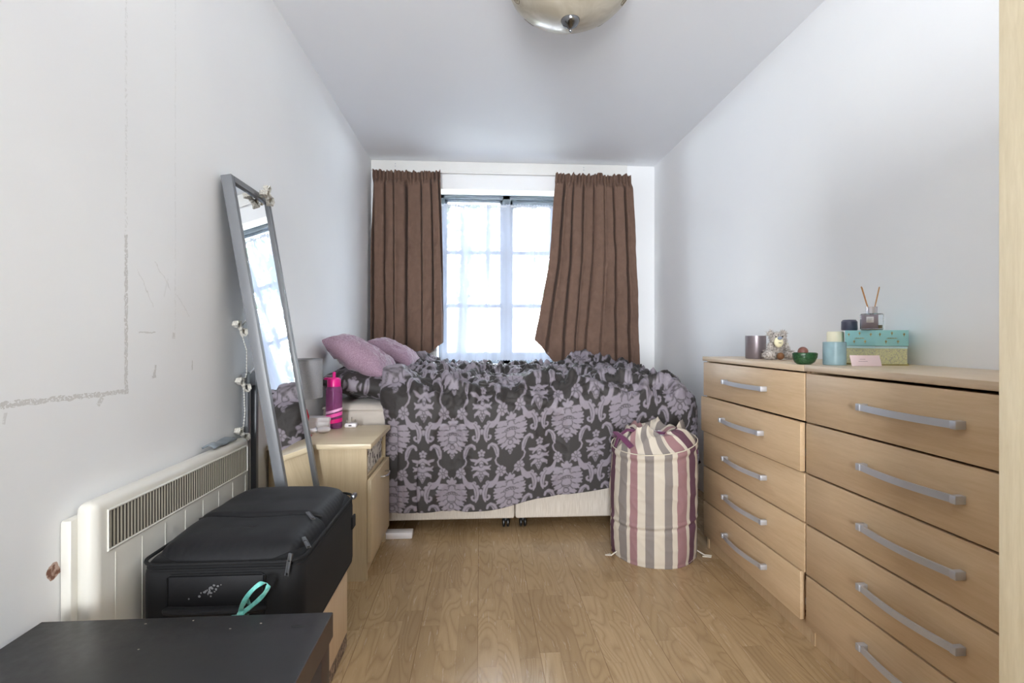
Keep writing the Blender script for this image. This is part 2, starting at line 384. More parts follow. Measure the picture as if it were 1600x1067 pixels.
# ================================================================== setting
XL, XR, YB, YF, H = -.862, 1.432, 4.08, -2.4, 2.4
def struct(name, mb, m): return tag(mb.done(name, m, smooth=False), kind='structure')
struct('floor', MB().box(XL-.1, XR+.1, YF-.1, YB+.3, -.1, 0), m_floor)
struct('ceiling', MB().box(XL-.1, XR+.1, YF-.1, YB+.3, H, H+.1), m_ceil)
struct('wall_left', MB().box(XL-.1, XL, YF-.1, YB+.3, 0, H), m_wl)
struct('wall_right', MB().box(XR, XR+.1, YF-.1, YB+.3, 0, H), m_wr)
WX0, WX1, WZ0, WZ1 = -.345, .80, .77, 2.185
struct('wall_back', MB().box(XL, WX0, YB, YB+.3, 0, H).box(WX1, XR, YB, YB+.3, 0, H).box(WX0, WX1, YB, YB+.3, 0, WZ0).box(WX0, WX1, YB, YB+.3, WZ1, H), m_wr)
struct('wall_front', MB().box(XL, XR, YF-.1, YF, 0, H), m_wr)
struct('trim_1', MB().box(XL+.001, 1.20, YB-.022, YB-.0005, 2.318, 2.3995, .006), m_white)      # curtain batten
struct('trim_2', MB().box(WX0-.03, WX1+.03, YB-.03, YB+.17, WZ0-.03, WZ0+.004, .006), m_white)     # window board
def clip_screws():
    for x in (-.67, .84):
        for z in (2.372, 2.352):
            o = MB().lathe([(0, .002), (.004, .0015), (.0045, 0), (0, 0)], M=Matrix.Translation((x, YB-.022, z)) @ Matrix.Rotation(PI/2, 4, 'X')).done('screw', m_steel)
            tag(o, 'small bare %s screw in the white curtain batten above the %s curtain' % ('upper' if z > 2.36 else 'lower', 'left' if x < 0 else 'right'), 'screw', 'screws in the curtain batten')
clip_screws()
# window
Yw = YB+.16
win = bpy.data.objects.new('window_1', None); win.location = (.2, Yw, WZ0); col.objects.link(win); win['kind'] = 'structure'
fr = MB(); t = .045
fr.box(WX0, WX1, Yw, Yw+.07, WZ1-.035, WZ1, .004).box(WX0, WX1, Yw, Yw+.07, WZ0, WZ0+.06, .004).box(WX0, WX0+.05, Yw, Yw+.07, WZ0, WZ1, .004).box(WX1-.05, WX1, Yw, Yw+.07, WZ0, WZ1, .004).box(.19, .255, Yw, Yw+.07, WZ0, WZ1, .004)
fr.done('window_frame', m_frame, win)
for (a, b, dz) in ((WX0+.05, .19, 0), (.255, WX1-.05, .012)):
    c = MB(); y0 = Yw+.012
    c.box(a, b, y0, y0+.045, WZ1-.06-dz*2, WZ1-.035, .003).box(a, b, y0, y0+.045, WZ0+.06, WZ0+.10, .003).box(a, a+.022, y0, y0+.045, WZ0+.06, WZ1-.04, .003).box(b-.022, b, y0, y0+.045, WZ0+.06, WZ1-.04, .003)
    for z in (1.259, 1.707): c.box(a, b, y0+.01, y0+.035, z-.016, z+.016, .003)
    c.done('casement', m_frame, win)
mg = NT('window_glass'); g = mg.n('ShaderNodeBsdfTransparent'); g.inputs[0].default_value = (.97, .985, .98, 1); gl = mg.n('ShaderNodeBsdfGlossy'); gl.inputs['Roughness'].default_value = .02
mx = mg.n('ShaderNodeMixShader'); mx.inputs[0].default_value = .06; mg.l(g.outputs[0], mx.inputs[1]); mg.l(gl.outputs[0], mx.inputs[2]); mg.l(mx.outputs[0], mg.out.inputs[0])
for a, b in ((WX0+.065, .18), (.265, WX1-.065)): MB().box(a, b, Yw+.03, Yw+.034, WZ0+.09, WZ1-.055).done('window_pane', mg.m, win, smooth=False)

struct('bounce_ground', MB().box(-25, 25, YB+.5, 50, -2.1, -2.0), plain('pale_bounce_surface', (212, 209, 200), .9, var=.1, vscale=1))  # unseen pale ground, added to set the light bounced up to the ceiling
# garden tree outside
leaf = NT('leaf_green'); leaf.base(leaf.ramp(leaf.noise(leaf.pos(), 3, 2), [(.3, lin((70, 95, 48))), (.7, lin((150, 172, 92)))])); leaf.set(Roughness=.6)
bark = plain('bark', (90, 78, 66), .9, var=.2, vscale=12, bump=.4, bscale=60)
def tree(x, y, h, r, label, n=2600):
    t = thing('garden_tree', (x, y, -2), label, 'tree')
    tr = MB().tube([(x, y, -2), (x+.1, y, -1), (x-.05, y+.1, 0), (x+.1, y, h*.5), (x, y, h)], [.18, .16, .13, .1, .04], 10)
    for k in range(9):
        a = k*2.4; z = h*.3+k*.22
        tr.tube([(x, y, z), (x+math.cos(a)*r*.4, y+math.sin(a)*r*.4, z+.3), (x+math.cos(a)*r*.8, y+math.sin(a)*r*.8, z+.4)], [.05, .035, .01], 6)
    tr.done('trunk', bark, t)
    P = RNG.normal(size=(n, 3)); P /= np.linalg.norm(P, axis=1, keepdims=True); rad = RNG.random(n)**.35
    C0 = P*rad[:, None]*np.array([r, r, h*.42])+np.array([x, y, h*.72]); keep = vn(C0[:, 0]*1.6, C0[:, 2]*1.6, 3) > -.35; C0 = C0[keep]; n = len(C0)
    a = RNG.normal(size=(n, 3)); a /= np.linalg.norm(a, axis=1, keepdims=True); b = np.cross(a, RNG.normal(size=(n, 3))); b /= np.linalg.norm(b, axis=1, keepdims=True)
    s = .055*(.6+RNG.random(n))[:, None]; V = np.stack([C0-a*s*1.6, C0+b*s*.7, C0+a*s*1.6, C0-b*s*.7], 1).reshape(-1, 3); F = np.arange(4*n).reshape(-1, 4)
    me = bpy.data.meshes.new('foliage'); me.from_pydata(V.tolist(), [], F.tolist()); link('foliage', me, leaf.m, t, smooth=False)
tree(-1.0, 9.0, 4.6, 1.5, 'broad green leafy tree in the garden seen dimly through the left window pane')
tree(2.1, 9.5, 3.4, 1.1, 'smaller leafy tree outside behind the right window pane')

# ================================================================== curtains
def curtain(name, label, us, zs_bot, Lfun, Rfun, seed, ybase, npl, side):
    nu, nv = 220, 150; u = np.linspace(0, 1, nu)[None, :]; v = np.linspace(0, 1, nv)[:, None]
    bot = np.interp(u, us, zs_bot); top = 2.283+.012*vn(u*30, u*0+seed)+.012*np.abs(vn(u*60, u*0+seed+4)); z = top+(bot-top)*v
    xl = np.interp(-z, [-q[0] for q in Lfun], [q[1] for q in Lfun]); xr = np.interp(-z, [-q[0] for q in Rfun], [q[1] for q in Rfun])
    uw = u+.05*vn(u*3.1, v*.35, seed+1)+.02*vn(u*7, v*.8, seed+3); ph = uw*npl*2*PI+.8*vn(u*4, v*.9+seed, seed)
    amp = (.044+.034*vn(u*4.5, v*.5, seed+5))*(.75+.35*v)*(1-.45*sstep(.82, 1, v))
    head = 1-sstep(.035, .075, v)
    wv = .22+.06*vn(u*6, v*.5, seed+12); dep = ((.024+.018*vn(u*3.3, v*.4, seed+15))-(.052+.040*vn(u*5.1, v*.6, seed+13))*np.exp(-(np.sin(ph/2)/wv)**2)+.010*np.sin(ph*.5+seed))*(1-.3*sstep(.85, 1, v))*(1-head)+head*(.011*np.sin(u*npl*6*PI+seed)+.010*vn(u*34, v*14, seed+1))
    dep = dep+.006*ridge(u*7+v*3, v*9, seed+7, 2)*sstep(.1, .3, v)+.012*fbm(u*6, v*10, seed+8)*sstep(.1, .4, v)
    inner = u if side > 0 else 1-u                              # 1 at the window side
    belly = sstep(.45, 1, v)*np.exp(-((inner-.72)/.28)**2)*.06
    y = ybase-dep-belly+.035*sstep(.88, 1, v)*inner
    x = xl+(xr-xl)*(u+.010*np.cos(ph)*(1-head)*(1-np.abs(2*u-1)**6)); y = np.clip(y, 3.82, YB-.028)
    P = np.stack([x+0*z, y+0*z, z+0*x], -1)
    t = thing(name, (float((xl.mean()+xr.mean())/2), ybase, .7), label, 'curtain')
    o = sheet('curtain_panel', P, m_curtain, t, flip=True); solid(o, .004, 0)
    # gathering tape stitched 6 cm below the top edge
    k = int(nv*.045); pts = P[k]+np.array([0, -.0035, 0]); MB().tube([tuple(p) for p in pts[::2]], .0018, 5).done('heading_stitch', m_curtain, t)
    return t, P
tl, PL = curtain('curtain', 'brown suede curtain on the left, tucked up at its window side above the cushions',
    [0, .35, .55, .68, .8, 1], [.70, .72, .745, .80, .86, .955], [(2.3, -.828), (1.5, -.838), (.7, -.835)], [(2.3, -.31), (2.0, -.297), (1.5, -.288), (1.1, -.286), (.95, -.288), (.6, -.31)], 1.7, 3.975, 6, 1)
curtain('curtain', 'brown suede curtain on the right, flaring wider downwards and ending behind the duvet foot',
    [0, .06, .12, .2, .3, 1], [.975, .93, .86, .80, .735, .70], [(2.3, .60), (2.05, .575), (1.6, .545), (1.2, .47), (.98, .428), (.6, .40)], [(2.3, 1.205), (1.6, 1.245), (.6, 1.290)], 5.2, 3.97, 8, -1)
hp = [(-.50, 3.86, .885), (-.44, 3.85, .875), (-.36, 3.86, .83), (-.27, 3.88, .775), (-.16, 3.9, .735)]
hs = MB()
Q = np.array([[(p[0]+.02*k, p[1]+.05*(k-.5)*.6, p[2]-.045*(k)+.01*math.sin(i*1.7)) for k in (0, .33, .66, 1)] for i, p in enumerate(hp)])
from_i = np.linspace(0, len(hp)-1, 40); Q2 = np.stack([[np.interp(from_i, range(len(hp)), Q[:, k, c]) for c in range(3)] for k in range(4)], 0).transpose(0, 2, 1)
hs.bm.free(); solid(sheet('turned_up_hem', Q2, m_curtain, tl), .006, 0)
# curtain rail
rl = thing('curtain_rail', (.2, YB-.05, 2.29), 'white plastic curtain rail fixed along the batten under the ceiling', 'curtain rail')
MB().box(-.835, 1.215, YB-.036, YB-.0225, 2.300, 2.317, .003).done('rail', m_white, rl)
for x in (-.6, 0.1, .7, 1.1): MB().box(x-.01, x+.01, YB-.030, YB-.0225, 2.30, 2.335, .002).done('bracket', m_white, rl)

# net curtain
mn = NT('white_voile'); tr_ = mn.n('ShaderNodeBsdfTransparent'); tl_ = mn.n('ShaderNodeBsdfTranslucent'); df = mn.n('ShaderNodeBsdfDiffuse')
tl_.inputs[0].default_value = lin((33, 36, 43)); df.inputs[0].default_value = lin((225, 229, 240))
m1 = mn.n('ShaderNodeMixShader'); m1.inputs[0].default_value = .5; mn.l(tl_.outputs[0], m1.inputs[1]); mn.l(df.outputs[0], m1.inputs[2])
dn = mn.n('ShaderNodeAttribute', attribute_name='gather').outputs['Fac']
m2 = mn.n('ShaderNodeMixShader'); mn.l(dn, m2.inputs[0]); mn.l(tr_.outputs[0], m2.inputs[1]); mn.l(m1.outputs[0], m2.inputs[2]); mn.l(m2.outputs[0], mn.out.inputs[0])
nc = thing('net_curtain', (.2, YB+.09, .79), 'sheer white net curtain gathered on a wire across the window', 'net curtain')
nu, nv = 420, 60; u = np.linspace(0, 1, nu)[None, :]; v = np.linspace(0, 1, nv)[:, None]
x = WX0+.02+(WX1-WX0-.04)*u; ph = u*85+3*vn(u*9, v*.7, 4); fold = np.sin(ph)*(.006+.004*vn(u*13, v, 6))+.012*np.sin(u*31+2*vn(u*5, v*.8, 9))*sstep(0, .4, v)
y = YB+.10+fold; z = 2.088+.006*np.abs(np.sin(u*150))+(.80-2.088)*v+0*u
dense = sstep(.18, .62, vn(u*21+.5*v, v*.5, 11))*.7+sstep(.25, .6, vn(u*7+.4*v, v*.4, 21))*.8+np.exp(-((v-.012)/.012)**2)*.8+sstep(.0, .5, vn(u*46, v*.6, 31))*.35
gather = .86+.1395*np.clip(dense*1.15+.12, 0, 1)**.6
sheet('voile', np.stack([x+0*v, y+0*v, z], -1), mn.m, nc, {'gather': gather+0*x})
MB().tube([(WX0+.012, YB+.10, 2.075), (WX1-.012, YB+.10, 2.075)], .0025, 6).done('curtain_wire', m_white, nc)

# ================================================================== bed
bed = thing('divan_bed', (.1, 3.27, 0), 'double divan bed base in ribbed beige fabric on small castors under the window', 'bed')
MB().box(-.80, .178, 2.60, 3.94, .062, .37, .012, 3).done('base_half', m_divan, bed)
MB().box(.182, 1.05, 2.60, 3.94, .062, .37, .012, 3).done('base_half', m_divan, bed)
m_cast = plain('black_castor', (26, 26, 28), .35)
for cx, cy in ((.135, 2.66), (.225, 2.66), (-.7, 2.68), (.98, 2.68), (-.7, 3.86), (.98, 3.86)):
    c = MB()
    for dx in (-.011, .011): c.lathe([(0, -.007), (.02, -.007), (.026, -.003), (.026, .003), (.02, .007), (0, .007)], M=Matrix.Translation((cx+dx, cy, .0265)) @ Matrix.Rotation(PI/2, 4, 'Y'), n=24)
    c.tube([(cx, cy, .03), (cx, cy, .064)], .006, 8).box(cx-.007, cx+.007, cy-.022, cy+.02, .035, .056, .004).done('castor', m_cast, bed)
mt = MB().box(-.80, 1.05, 2.60, 3.94, .371, .655, .045, 5).done('mattress', m_mattress); tag(mt, 'thick cream mattress on the divan base, bare at the head end by the bedside cabinet', 'mattress')
for z in (.395, .632):
    MB().tube([(-.76, 2.597, z), (1.01, 2.597, z), (1.047, 2.64, z), (1.047, 3.9, z), (1.0, 3.937, z), (-.76, 3.937, z), (-.80, 3.9, z), (-.80, 2.64, z)], .006, 6, closed=True).done('mattress_piping', m_mattress, mt)

# duvet
def duvet():
    step = .0038; r = .12; Xc, Yc = 1.02, 2.665; X0 = -.47
    S = np.arange(X0, Xc+.47, step); nvv = int((3.93-Yc+.67)/step); vpar = np.linspace(0, 1, nvv)
    s = S[None, :]+0*vpar[:, None]; ox = np.maximum(0, s-Xc)
    Lf = .655-.17*sstep(-.05, 1.0, s)-.02*np.sin(s*7)*sstep(0, .3, s); L = np.sqrt(np.maximum(Lf**2-ox**2, 1e-4))
    nb = int(nvv*(3.93-Yc)/(3.93-Yc+.67)); t = np.empty_like(s)
    t[:nb] = (3.93-Yc)*(np.arange(nb)/nb)[:, None]; q = (np.arange(nvv-nb)/(nvv-nb-1))[:, None]; t[nb:] = (3.93-Yc)+q*L[nb:]
    Y = 3.93-t; oy = np.maximum(0, Yc-Y); o = np.hypot(ox, oy)+1e-9; a = np.minimum(o/r, PI/2); reach = r*np.sin(a); down = r*(1-np.cos(a))+np.maximum(0, o-r*PI/2)
    x = np.minimum(s, Xc)+reach*ox/o; y = np.maximum(Y, Yc)-reach*oy/o
    topm = 1-sstep(.02, .17, o); z = .715-down
    g = lambda cx, cy, sx, sy, h: h*np.exp(-((s-cx)/sx)**2-((Y-cy)/sy)**2)
    lump = g(-.45, 3.66, .15, .26, .115)+g(.76, 3.78, .20, .2, .085)+g(-.42, 2.75, .2, .22, .035)+g(1.0, 3.5, .2, .5, .02)+g(-.1, 3.3, .25, .3, .02)+g(.35, 3.6, .4, .15, .015)
    z = z+lump*(1-sstep(.0, .3, o))
    # settle the head edge
    e = np.clip((s-X0)/.05, 0, 1); edge = (1-np.sqrt(1-(1-e)**2+1e-9)); z = z-.045*edge*topm; y = y+.045*edge*(1-topm)
    P = np.stack([x, y, z], -1); N = normals(P)
    if N[5, 5, 2] < 0: N = -N
    wx = s+.10*vn(s*3, t*3, 31); wy = t+.10*vn(s*3, t*3, 37)
    R1 = ridge(wx*5+wy*2.0, wy*9-wx*2, 41, 3.2); R2 = ridge(wx*11-wy*4, wy*17+wx*3, 43, 2.6); R3 = ridge(wx*24+wy*9, wy*34, 47, 2.0); R4 = ridge(wx*46, wy*60+wx*20, 48, 1.6)
    crump = .050*R1+.034*R2*(.5+.7*R1)+.012*R3+.005*R4
    # fan of long folds running over the front shoulder
    fan = ridge((s-.1)*7.5/(1+.45*np.abs(t-.9)), t*1.3, 53, 3)*.034
    amt = .12+.88*(1-sstep(.0, .20, o)); amt2 = np.exp(-((o-.06)/.14)**2)*(Y < 3.2)
    d = crump*amt+fan*amt2*.8
    # hanging front: soft vertical waves, one sharp crease, diagonal pulls low on the right
    fr_ = sstep(.10, .28, o)
    d = d+fr_*(.014*np.sin(s*13+1.5*vn(s*4, t*2, 61))+.011*vn(s*9, t*3, 63)+.012*ridge(s*4+t*1.2, t*1.5, 64, 4)+.018*np.exp(-((s+.325-.02*np.sin(t*6))/.02)**2)-.016*np.exp(-((s+.295-.02*np.sin(t*6))/.010)**2))
    dg = (o-.55)*.9+(s-.25)*.62
    d = d+fr_*sstep(.3, .5, o)*(.012*np.exp(-(dg/.02)**2)*(s > .0)*(s < .7)+.010*ridge(s*3+o*5, o*4-s*2, 67, 4)*sstep(.1, .5, s))
    # flare at the corner
    ang = np.arctan2(ox, oy+1e-6); d = d+.03*np.sin(ang*4)*sstep(.15, .5, o)*(ox > 0)
    P = P+N*d[..., None]
    P[..., 1] = np.maximum(P[..., 1], 2.535); P[..., 0] = np.maximum(P[..., 0], -.49)
    flat = sstep(.15, .3, o); P[..., 1] = np.where((flat > .5) & (P[..., 0] < -.40), np.maximum(P[..., 1], 2.545), P[..., 1])
    hemdist = np.where(o > 0, Lf-np.hypot(ox, oy), Lf+(Y-Yc)); hemdist = np.where(Y > Yc, Lf+(Y-Yc), Lf-o)
    orn = damask(s-.158+.02*np.clip(.6-hemdist, 0, 1), -(hemdist-.072), .289)
    return P, orn, crump*topm
DP, DO, _ = duvet()
du = sheet('duvet', DP, m_damask, None, {'ornament': DO}); solid(du, .012, -1)
tag(du, 'crumpled charcoal duvet with lilac damask print spread over the bed and hanging down its side', 'duvet')

# ---- pillows
def pillow(name, Wd, Hd, T, M, m, dent=0, pinch=.10, seed=0, orn=None, n=90, label=None, cat=None, group=None, wr=.004):
    n = n+(n % 2)+1
    u = np.linspace(-1, 1, n)[None, :]+np.zeros((n, 1)); v = np.linspace(-1, 1, n)[:, None]+np.zeros((1, n))
    u = np.sin(u*PI/2)*.35+u*.65; v = np.sin(v*PI/2)*.35+v*.65
    x = Wd/2*u*(1-pinch*(1-v**2)*np.abs(u)**2*.6); y = Hd/2*v*(1-pinch*(1-u**2)*np.abs(v)**2*.6)
    h = T/2*((1-np.abs(u)**2.6)*(1-np.abs(v)**2.6))**.45
    tops = []
    for sg in (1, -1):
        w_ = wr*(fbm(u*3, v*3, seed+sg)+1.2*ridge(u*4+v*2, v*4, seed+5+sg, 3))*(1-np.maximum(np.abs(u), np.abs(v))**8)
        dd = dent*np.exp(-((u-.0)/.35)**2-((v-1)/.6)**2)
        yy = y-(dent*1.3*np.exp(-(u/.4)**2)*sstep(0, 1, v) if dent else 0)
        tops.append(np.stack([x, yy, sg*(h*(1-.5*(dd/dent if dent else 0)))+w_*sg], -1))
    me_v = np.concatenate([tops[0].reshape(-1, 3), tops[1].reshape(-1, 3)]); mm = np.array(M); me_v = me_v @ mm[:3, :3].T+mm[:3, 3]
    idx = np.arange(n*n).reshape(n, n); F = np.stack([idx[:-1, :-1], idx[:-1, 1:], idx[1:, 1:], idx[1:, :-1]], -1).reshape(-1, 4)
    F = np.concatenate([F, F[:, ::-1]+n*n]); me = bpy.data.meshes.new(name); me.from_pydata(me_v.tolist(), [], F.tolist())
    if orn is not None:
        a = damask(x*1.0+orn, y+.1, .30); at = me.attributes.new('ornament', 'FLOAT', 'POINT'); at.data.foreach_set('value', np.concatenate([a.ravel(), a.ravel()]).astype(np.float32))
    bm = bmesh.new(); bm.from_mesh(me); bmesh.ops.remove_doubles(bm, verts=bm.verts, dist=.0004); bm.to_mesh(me); bm.free()
    o = link(name, me, m); return tag(o, label, cat, group) if label else o
pillow('pillow', .44, .72, .15, Matrix.Translation((-.625, 2.98, .742)) @ Matrix.Rotation(math.radians(9), 4, 'Y') @ Matrix.Rotation(.06, 4, 'Z'), m_damask, seed=3, orn=.05, n=150,
       label='charcoal and lilac damask pillow lying on the bare mattress end', cat='pillow', wr=.007)
mc = NT('mauve_ribbed_chenille'); o_ = mc.objc(); rb = mc.noise(mc.mapping(o_, scale=(6, 1.4, 6)), 34, 3, .6); mc.base(mc.ramp(rb, [(.3, lin((132, 104, 121))), (.7, lin((166, 140, 155)))])); mc.set(Roughness=.9, Sheen_Weight=.5, Sheen_Roughness=.35); mc.bump(rb, .5, .002)
def RT(loc, rx=0, ry=0, rz=0): return Matrix.Translation(loc) @ Matrix.Rotation(rz, 4, 'Z') @ Matrix.Rotation(ry, 4, 'Y') @ Matrix.Rotation(rx, 4, 'X')
pillow('cushion', .37, .33, .16, RT((-.655, 2.86, .890), ry=math.radians(30), rz=math.radians(-5)), mc.m, dent=.035, seed=11, label='mauve ribbed cushion leaning on the damask pillow, nearer of the two', cat='cushion', group='mauve cushions', wr=.006)
pillow('cushion', .33, .34, .13, RT((-.560, 3.43, .890), ry=math.radians(28), rz=math.radians(-8)), mc.m, dent=.035, seed=17, label='mauve ribbed cushion behind the other one, against the left curtain', cat='cushion', group='mauve cushions', wr=.006)

# ================================================================== chests of drawers
def handle(name, y0, y1, z, xf, parent):
    h = MB(); n = 24; hw = .0085
    pts = [(xf-.020-.016*math.sin(PI*i/n), y0+(y1-y0)*i/n) for i in range(n+1)]
    out = pts+[(p[0]+.006, p[1]) for p in pts[::-1]]
    h.prism([(p[0], p[1]) for p in out], 2, z-hw, z+hw)
    for ya in (y0, y1-.014): h.box(xf-.025, xf+.0005, ya-.0005, ya+.0145, z-hw-.001, z+hw+.001, .0015)
    return h.done(name, m_steel, parent)
def chest(y0, y1, label, tilt, top_z):
    c = thing('chest_of_drawers', (1.25, (y0+y1)/2, 0), label, 'chest of drawers'); XF = 1.06; Xb = 1.425
    b = MB().box(XF+.019, Xb, y0, y0+.018, 0, .888).box(XF+.019, Xb, y1-.018, y1, 0, .888).box(Xb-.006, Xb, y0, y1, .02, .888).box(XF+.022, XF+.037, y0+.018, y1-.018, 0, .07)
    b.done('carcass', m_beech_side, c, smooth=False)
    MB().box(XF-.004, Xb+.002, y0-.001, y1+.001, top_z-.02, top_z, .0015).done('top_panel', m_beech_top, c)
    zs = [.060, .226, .391, .556, .722, .884]
    for i in range(5):
        z0, z1 = zs[i], zs[i+1]-.004; dx, sh = tilt[i]
        d = MB().box(XF-dx, XF+.018-dx, y0+.002+sh, y1-.002, z0+.002, z1, .0012)
        dr = d.done('drawer', m_beech, c)
        MB().box(XF+.018-dx, Xb-.03, y0+.03, y1-.03, z0+.03, z1-.03).done('drawer_box', m_birch, dr, smooth=False)
        MB().box(XF+.0182-dx, Xb-.04, y0+.0185, y0+.029, z0+.05, z0+.072, .001).done('runner', m_steel, dr, label='metal drawer runner')
        ln_ = (.31 if y1-y0 < .8 else .30); yc = y0+(y1-y0)*.5
        if y0 > 1.4: handle('handle', 1.808, 2.118, (z0+z1)/2+.005, XF-dx, dr)
        else: handle('handle', 1.040, 1.335, (z0+z1)/2+.005, XF-dx, dr)
    return c
chest(1.590, 2.342, 'beech-effect chest of five drawers nearer the bed, with the candle and bear on top', [(.0, .022), (0, 0), (.0, 0), (.012, .004), (0, 0)], .906)
chest(.80, 1.586, 'beech-effect chest of five drawers nearer the camera, with the turquoise box on top', [(0, 0), (0, 0), (0, 0), (0, 0), (0, 0)], .908)
wd = thing('wardrobe', (1.13, .38, 0), 'pale ash-effect wardrobe cut off by the right edge of the picture', 'wardrobe')
MB().box(.85, 1.425, .742, .76, 0, 1.62).box(.85, 1.425, .0, .018, 0, 1.62).box(.85, 1.425, .018, .742, 1.60, 1.62).box(1.415, 1.425, .018, .742, 0, 1.60).done('carcass', m_ash, wd, smooth=False)
MB().box(.83, .849, .382, .76, .0, 1.62, .0015).done('door', m_ash, wd); MB().box(.83, .849, .0, .378, .0, 1.62, .0015).done('door', m_ash, wd)

# ---- things on the chests
ZT = .906
mm_c = plain('grey_metallic_tin', (132, 122, 126), .35, .55, var=.04)
o = MB().lathe([(0, 0), (.039, 0), (.041, .003), (.041, .098), (.0385, .098), (.0385, .08), (0, .08)], (1.181, 2.1, ZT)).done('candle', mm_c); tag(o, 'grey metallic cylinder candle holder at the bed end of the chest top', 'candle')
# plush bear
mb_f = NT('grey_plush_fur'); mb_f.base(mb_f.ramp(mb_f.noise(mb_f.objc(), 160, 3), [(.35, lin((120, 112, 106))), (.65, lin((196, 188, 180)))])); mb_f.set(Roughness=.95, Sheen_Weight=.4)
def bear():
    cx, cy = 1.213, 2.0; t = thing('teddy_bear', (cx, cy, ZT), 'small grey shaggy teddy bear sitting beside the grey candle', 'soft toy'); B = MB()
    el = [((cx, cy+.005, ZT+.036), (.028, .026, .034)), ((cx+.006, cy, ZT+.083), (.033, .029, .029)), ((cx+.032, cy+.006, ZT+.106), (.013, .009, .013)), ((cx-.022, cy+.006, ZT+.107), (.012, .009, .012)),
          ((cx-.044, cy-.02, ZT+.02), (.021, .03, .019)), ((cx+.042, cy-.02, ZT+.02), (.021, .03, .019)), ((cx-.03, cy-.006, ZT+.05), (.012, .014, .022)), ((cx+.034, cy-.006, ZT+.05), (.012, .014, .022))]
    for c, r in el: B.ball(c, *r, n=16)
    body = B.bm
    for c, r in el:
        for k in range(int(420*(r[0]*r[2])/(.03*.03))+60):
            d = RNG.normal(size=3); d /= np.linalg.norm(d); p = Vector(c)+Vector(d*np.array(r)*.96); nrm = Vector((d/np.array(r))).normalized()
            tip = p+(nrm+Vector(RNG.normal(size=3)*.45))*(.005+.004*random.random()); sd = nrm.cross(Vector(RNG.normal(size=3))).normalized()*.0011
            if p.z < ZT+.001: continue
            tip.z = max(tip.z, ZT+.0005)
            body.faces.new([body.verts.new(p+sd), body.verts.new(p-sd), body.verts.new(tip)])
    B.done('fur', mb_f.m, t, smooth=False, fix=False)
    mz = plain('cream_plush', (226, 218, 184), .9); MB().ball((cx-.008, cy-.028, ZT+.072), .019, .010, .022).done('muzzle', mz, t)
    MB().ball((cx-.008, cy-.037, ZT+.088), .010, .007, .007).done('nose', plain('grey_nose', (132, 142, 160), .5), t)
    for s in (-1, 1): MB().ball((cx-.008+s*.014, cy-.032, ZT+.094), .0028, n=10).done('eye', m_black, t)
    MB().tube([(cx-.014, cy-.0375, ZT+.070), (cx-.008, cy-.039, ZT+.0685), (cx-.002, cy-.0375, ZT+.070)], .0012, 6).done('mouth', m_black, t)
    MB().ball((cx-.004, cy-.034, ZT+.0155), .0145, .012, .0145).done('foot_pad', plain('brown_suede_patch', (132, 92, 60), .8), t)
bear()
# avocado dish
mav = NT('avocado_skin_green'); mav.base(mav.ramp(mav.noise(mav.objc(), 260, 3), [(.40, lin((16, 48, 28))), (.75, lin((60, 104, 62)))])); mav.set(Roughness=.3); mav.bump(mav.noise(mav.objc(), 180, 2), .6, .002)
av = thing('avocado_dish', (1.10, 1.655, ZT), 'green dish shaped like a halved avocado with a round brown stone', 'dish')
prof = [(0, 0), (.020, 0), (.030, .008), (.036, .024), (.037, .037), (.034, .040), (.030, .036), (0, .032)]
b_ = MB().lathe(prof, (0, 0, 0), 40)
for v in b_.bm.verts: v.co.x *= 1+.28*max(0, v.co.x/.04); v.co.y *= .85
bmesh.ops.transform(b_.bm, matrix=Matrix.Translation((1.10, 1.655, ZT)), verts=b_.bm.verts); b_.done('dish_shell', mav.m, av)
MB().ball((1.097, 1.655, ZT+.043), .0165).done('stone', plain('brown_stone', (104, 64, 54), .5), av)
# jar, candle behind
mj = plain('blue_frosted_glass', (158, 188, 196), .28, var=.22, vscale=14, Transmission_Weight=.25, IOR=1.3)
jar = thing('candle_jar', (1.158, 1.58, ZT), 'frosted blue glass candle jar beside the turquoise hexagonal box', 'candle jar')
MB().lathe([(0, 0), (.030, 0), (.033, .004), (.033, .076), (.031, .077), (.029, .074), (.029, .008), (0, .008)], (1.154, 1.58, ZT)).done('glass', mj, jar)
MB().lathe([(0, .009), (.0285, .009), (.0285, .05), (0, .05)], (1.154, 1.58, ZT)).done('wax', plain('cream_wax', (228, 222, 200), .6), jar)
o = MB().lathe([(0, 0), (.026, 0), (.026, .108), (.0235, .112), (.022, .109), (0, .107)], (1.245, 1.70, ZT)).done('candle', plain('ivory_wax', (232, 226, 200), .55)); tag(o, 'ivory pillar candle standing behind the frosted blue jar', 'candle')
# hexagonal box
hx = thing('gift_box', (1.335, 1.60, ZT), 'hexagonal box with turquoise lid and olive damask sides on the chest', 'box')
hc = (1.328, 1.617); R = .098
def hexpts(r, c=hc, a0=None):
    a0 = math.radians(-131) if a0 is None else a0
    return [(c[0]+r*math.cos(a0+i*PI/3), c[1]+r*math.sin(a0+i*PI/3)) for i in range(6)]
mh = NT('olive_damask_paper'); vv = mh.noise(mh.objc(), 75, 2, .5, 2.5); mh.base(mh.ramp(vv, [(.44, lin((206, 206, 158))), (.50, lin((160, 158, 150))), (.56, lin((210, 208, 160)))])); mh.set(Roughness=.6)
mtq = plain('turquoise_paper', (150, 206, 208), .5, var=.02); mgold = plain('gold_foil', (190, 160, 90), .35, .7)
MB().prism(hexpts(R*.96), 2, ZT, ZT+.060).done('box_base', mh.m, hx, smooth=False)
MB().prism(hexpts(R), 2, ZT+.002, ZT+.006).done('base_rim', plain('olive_rim', (150, 140, 80), .5), hx, smooth=False)
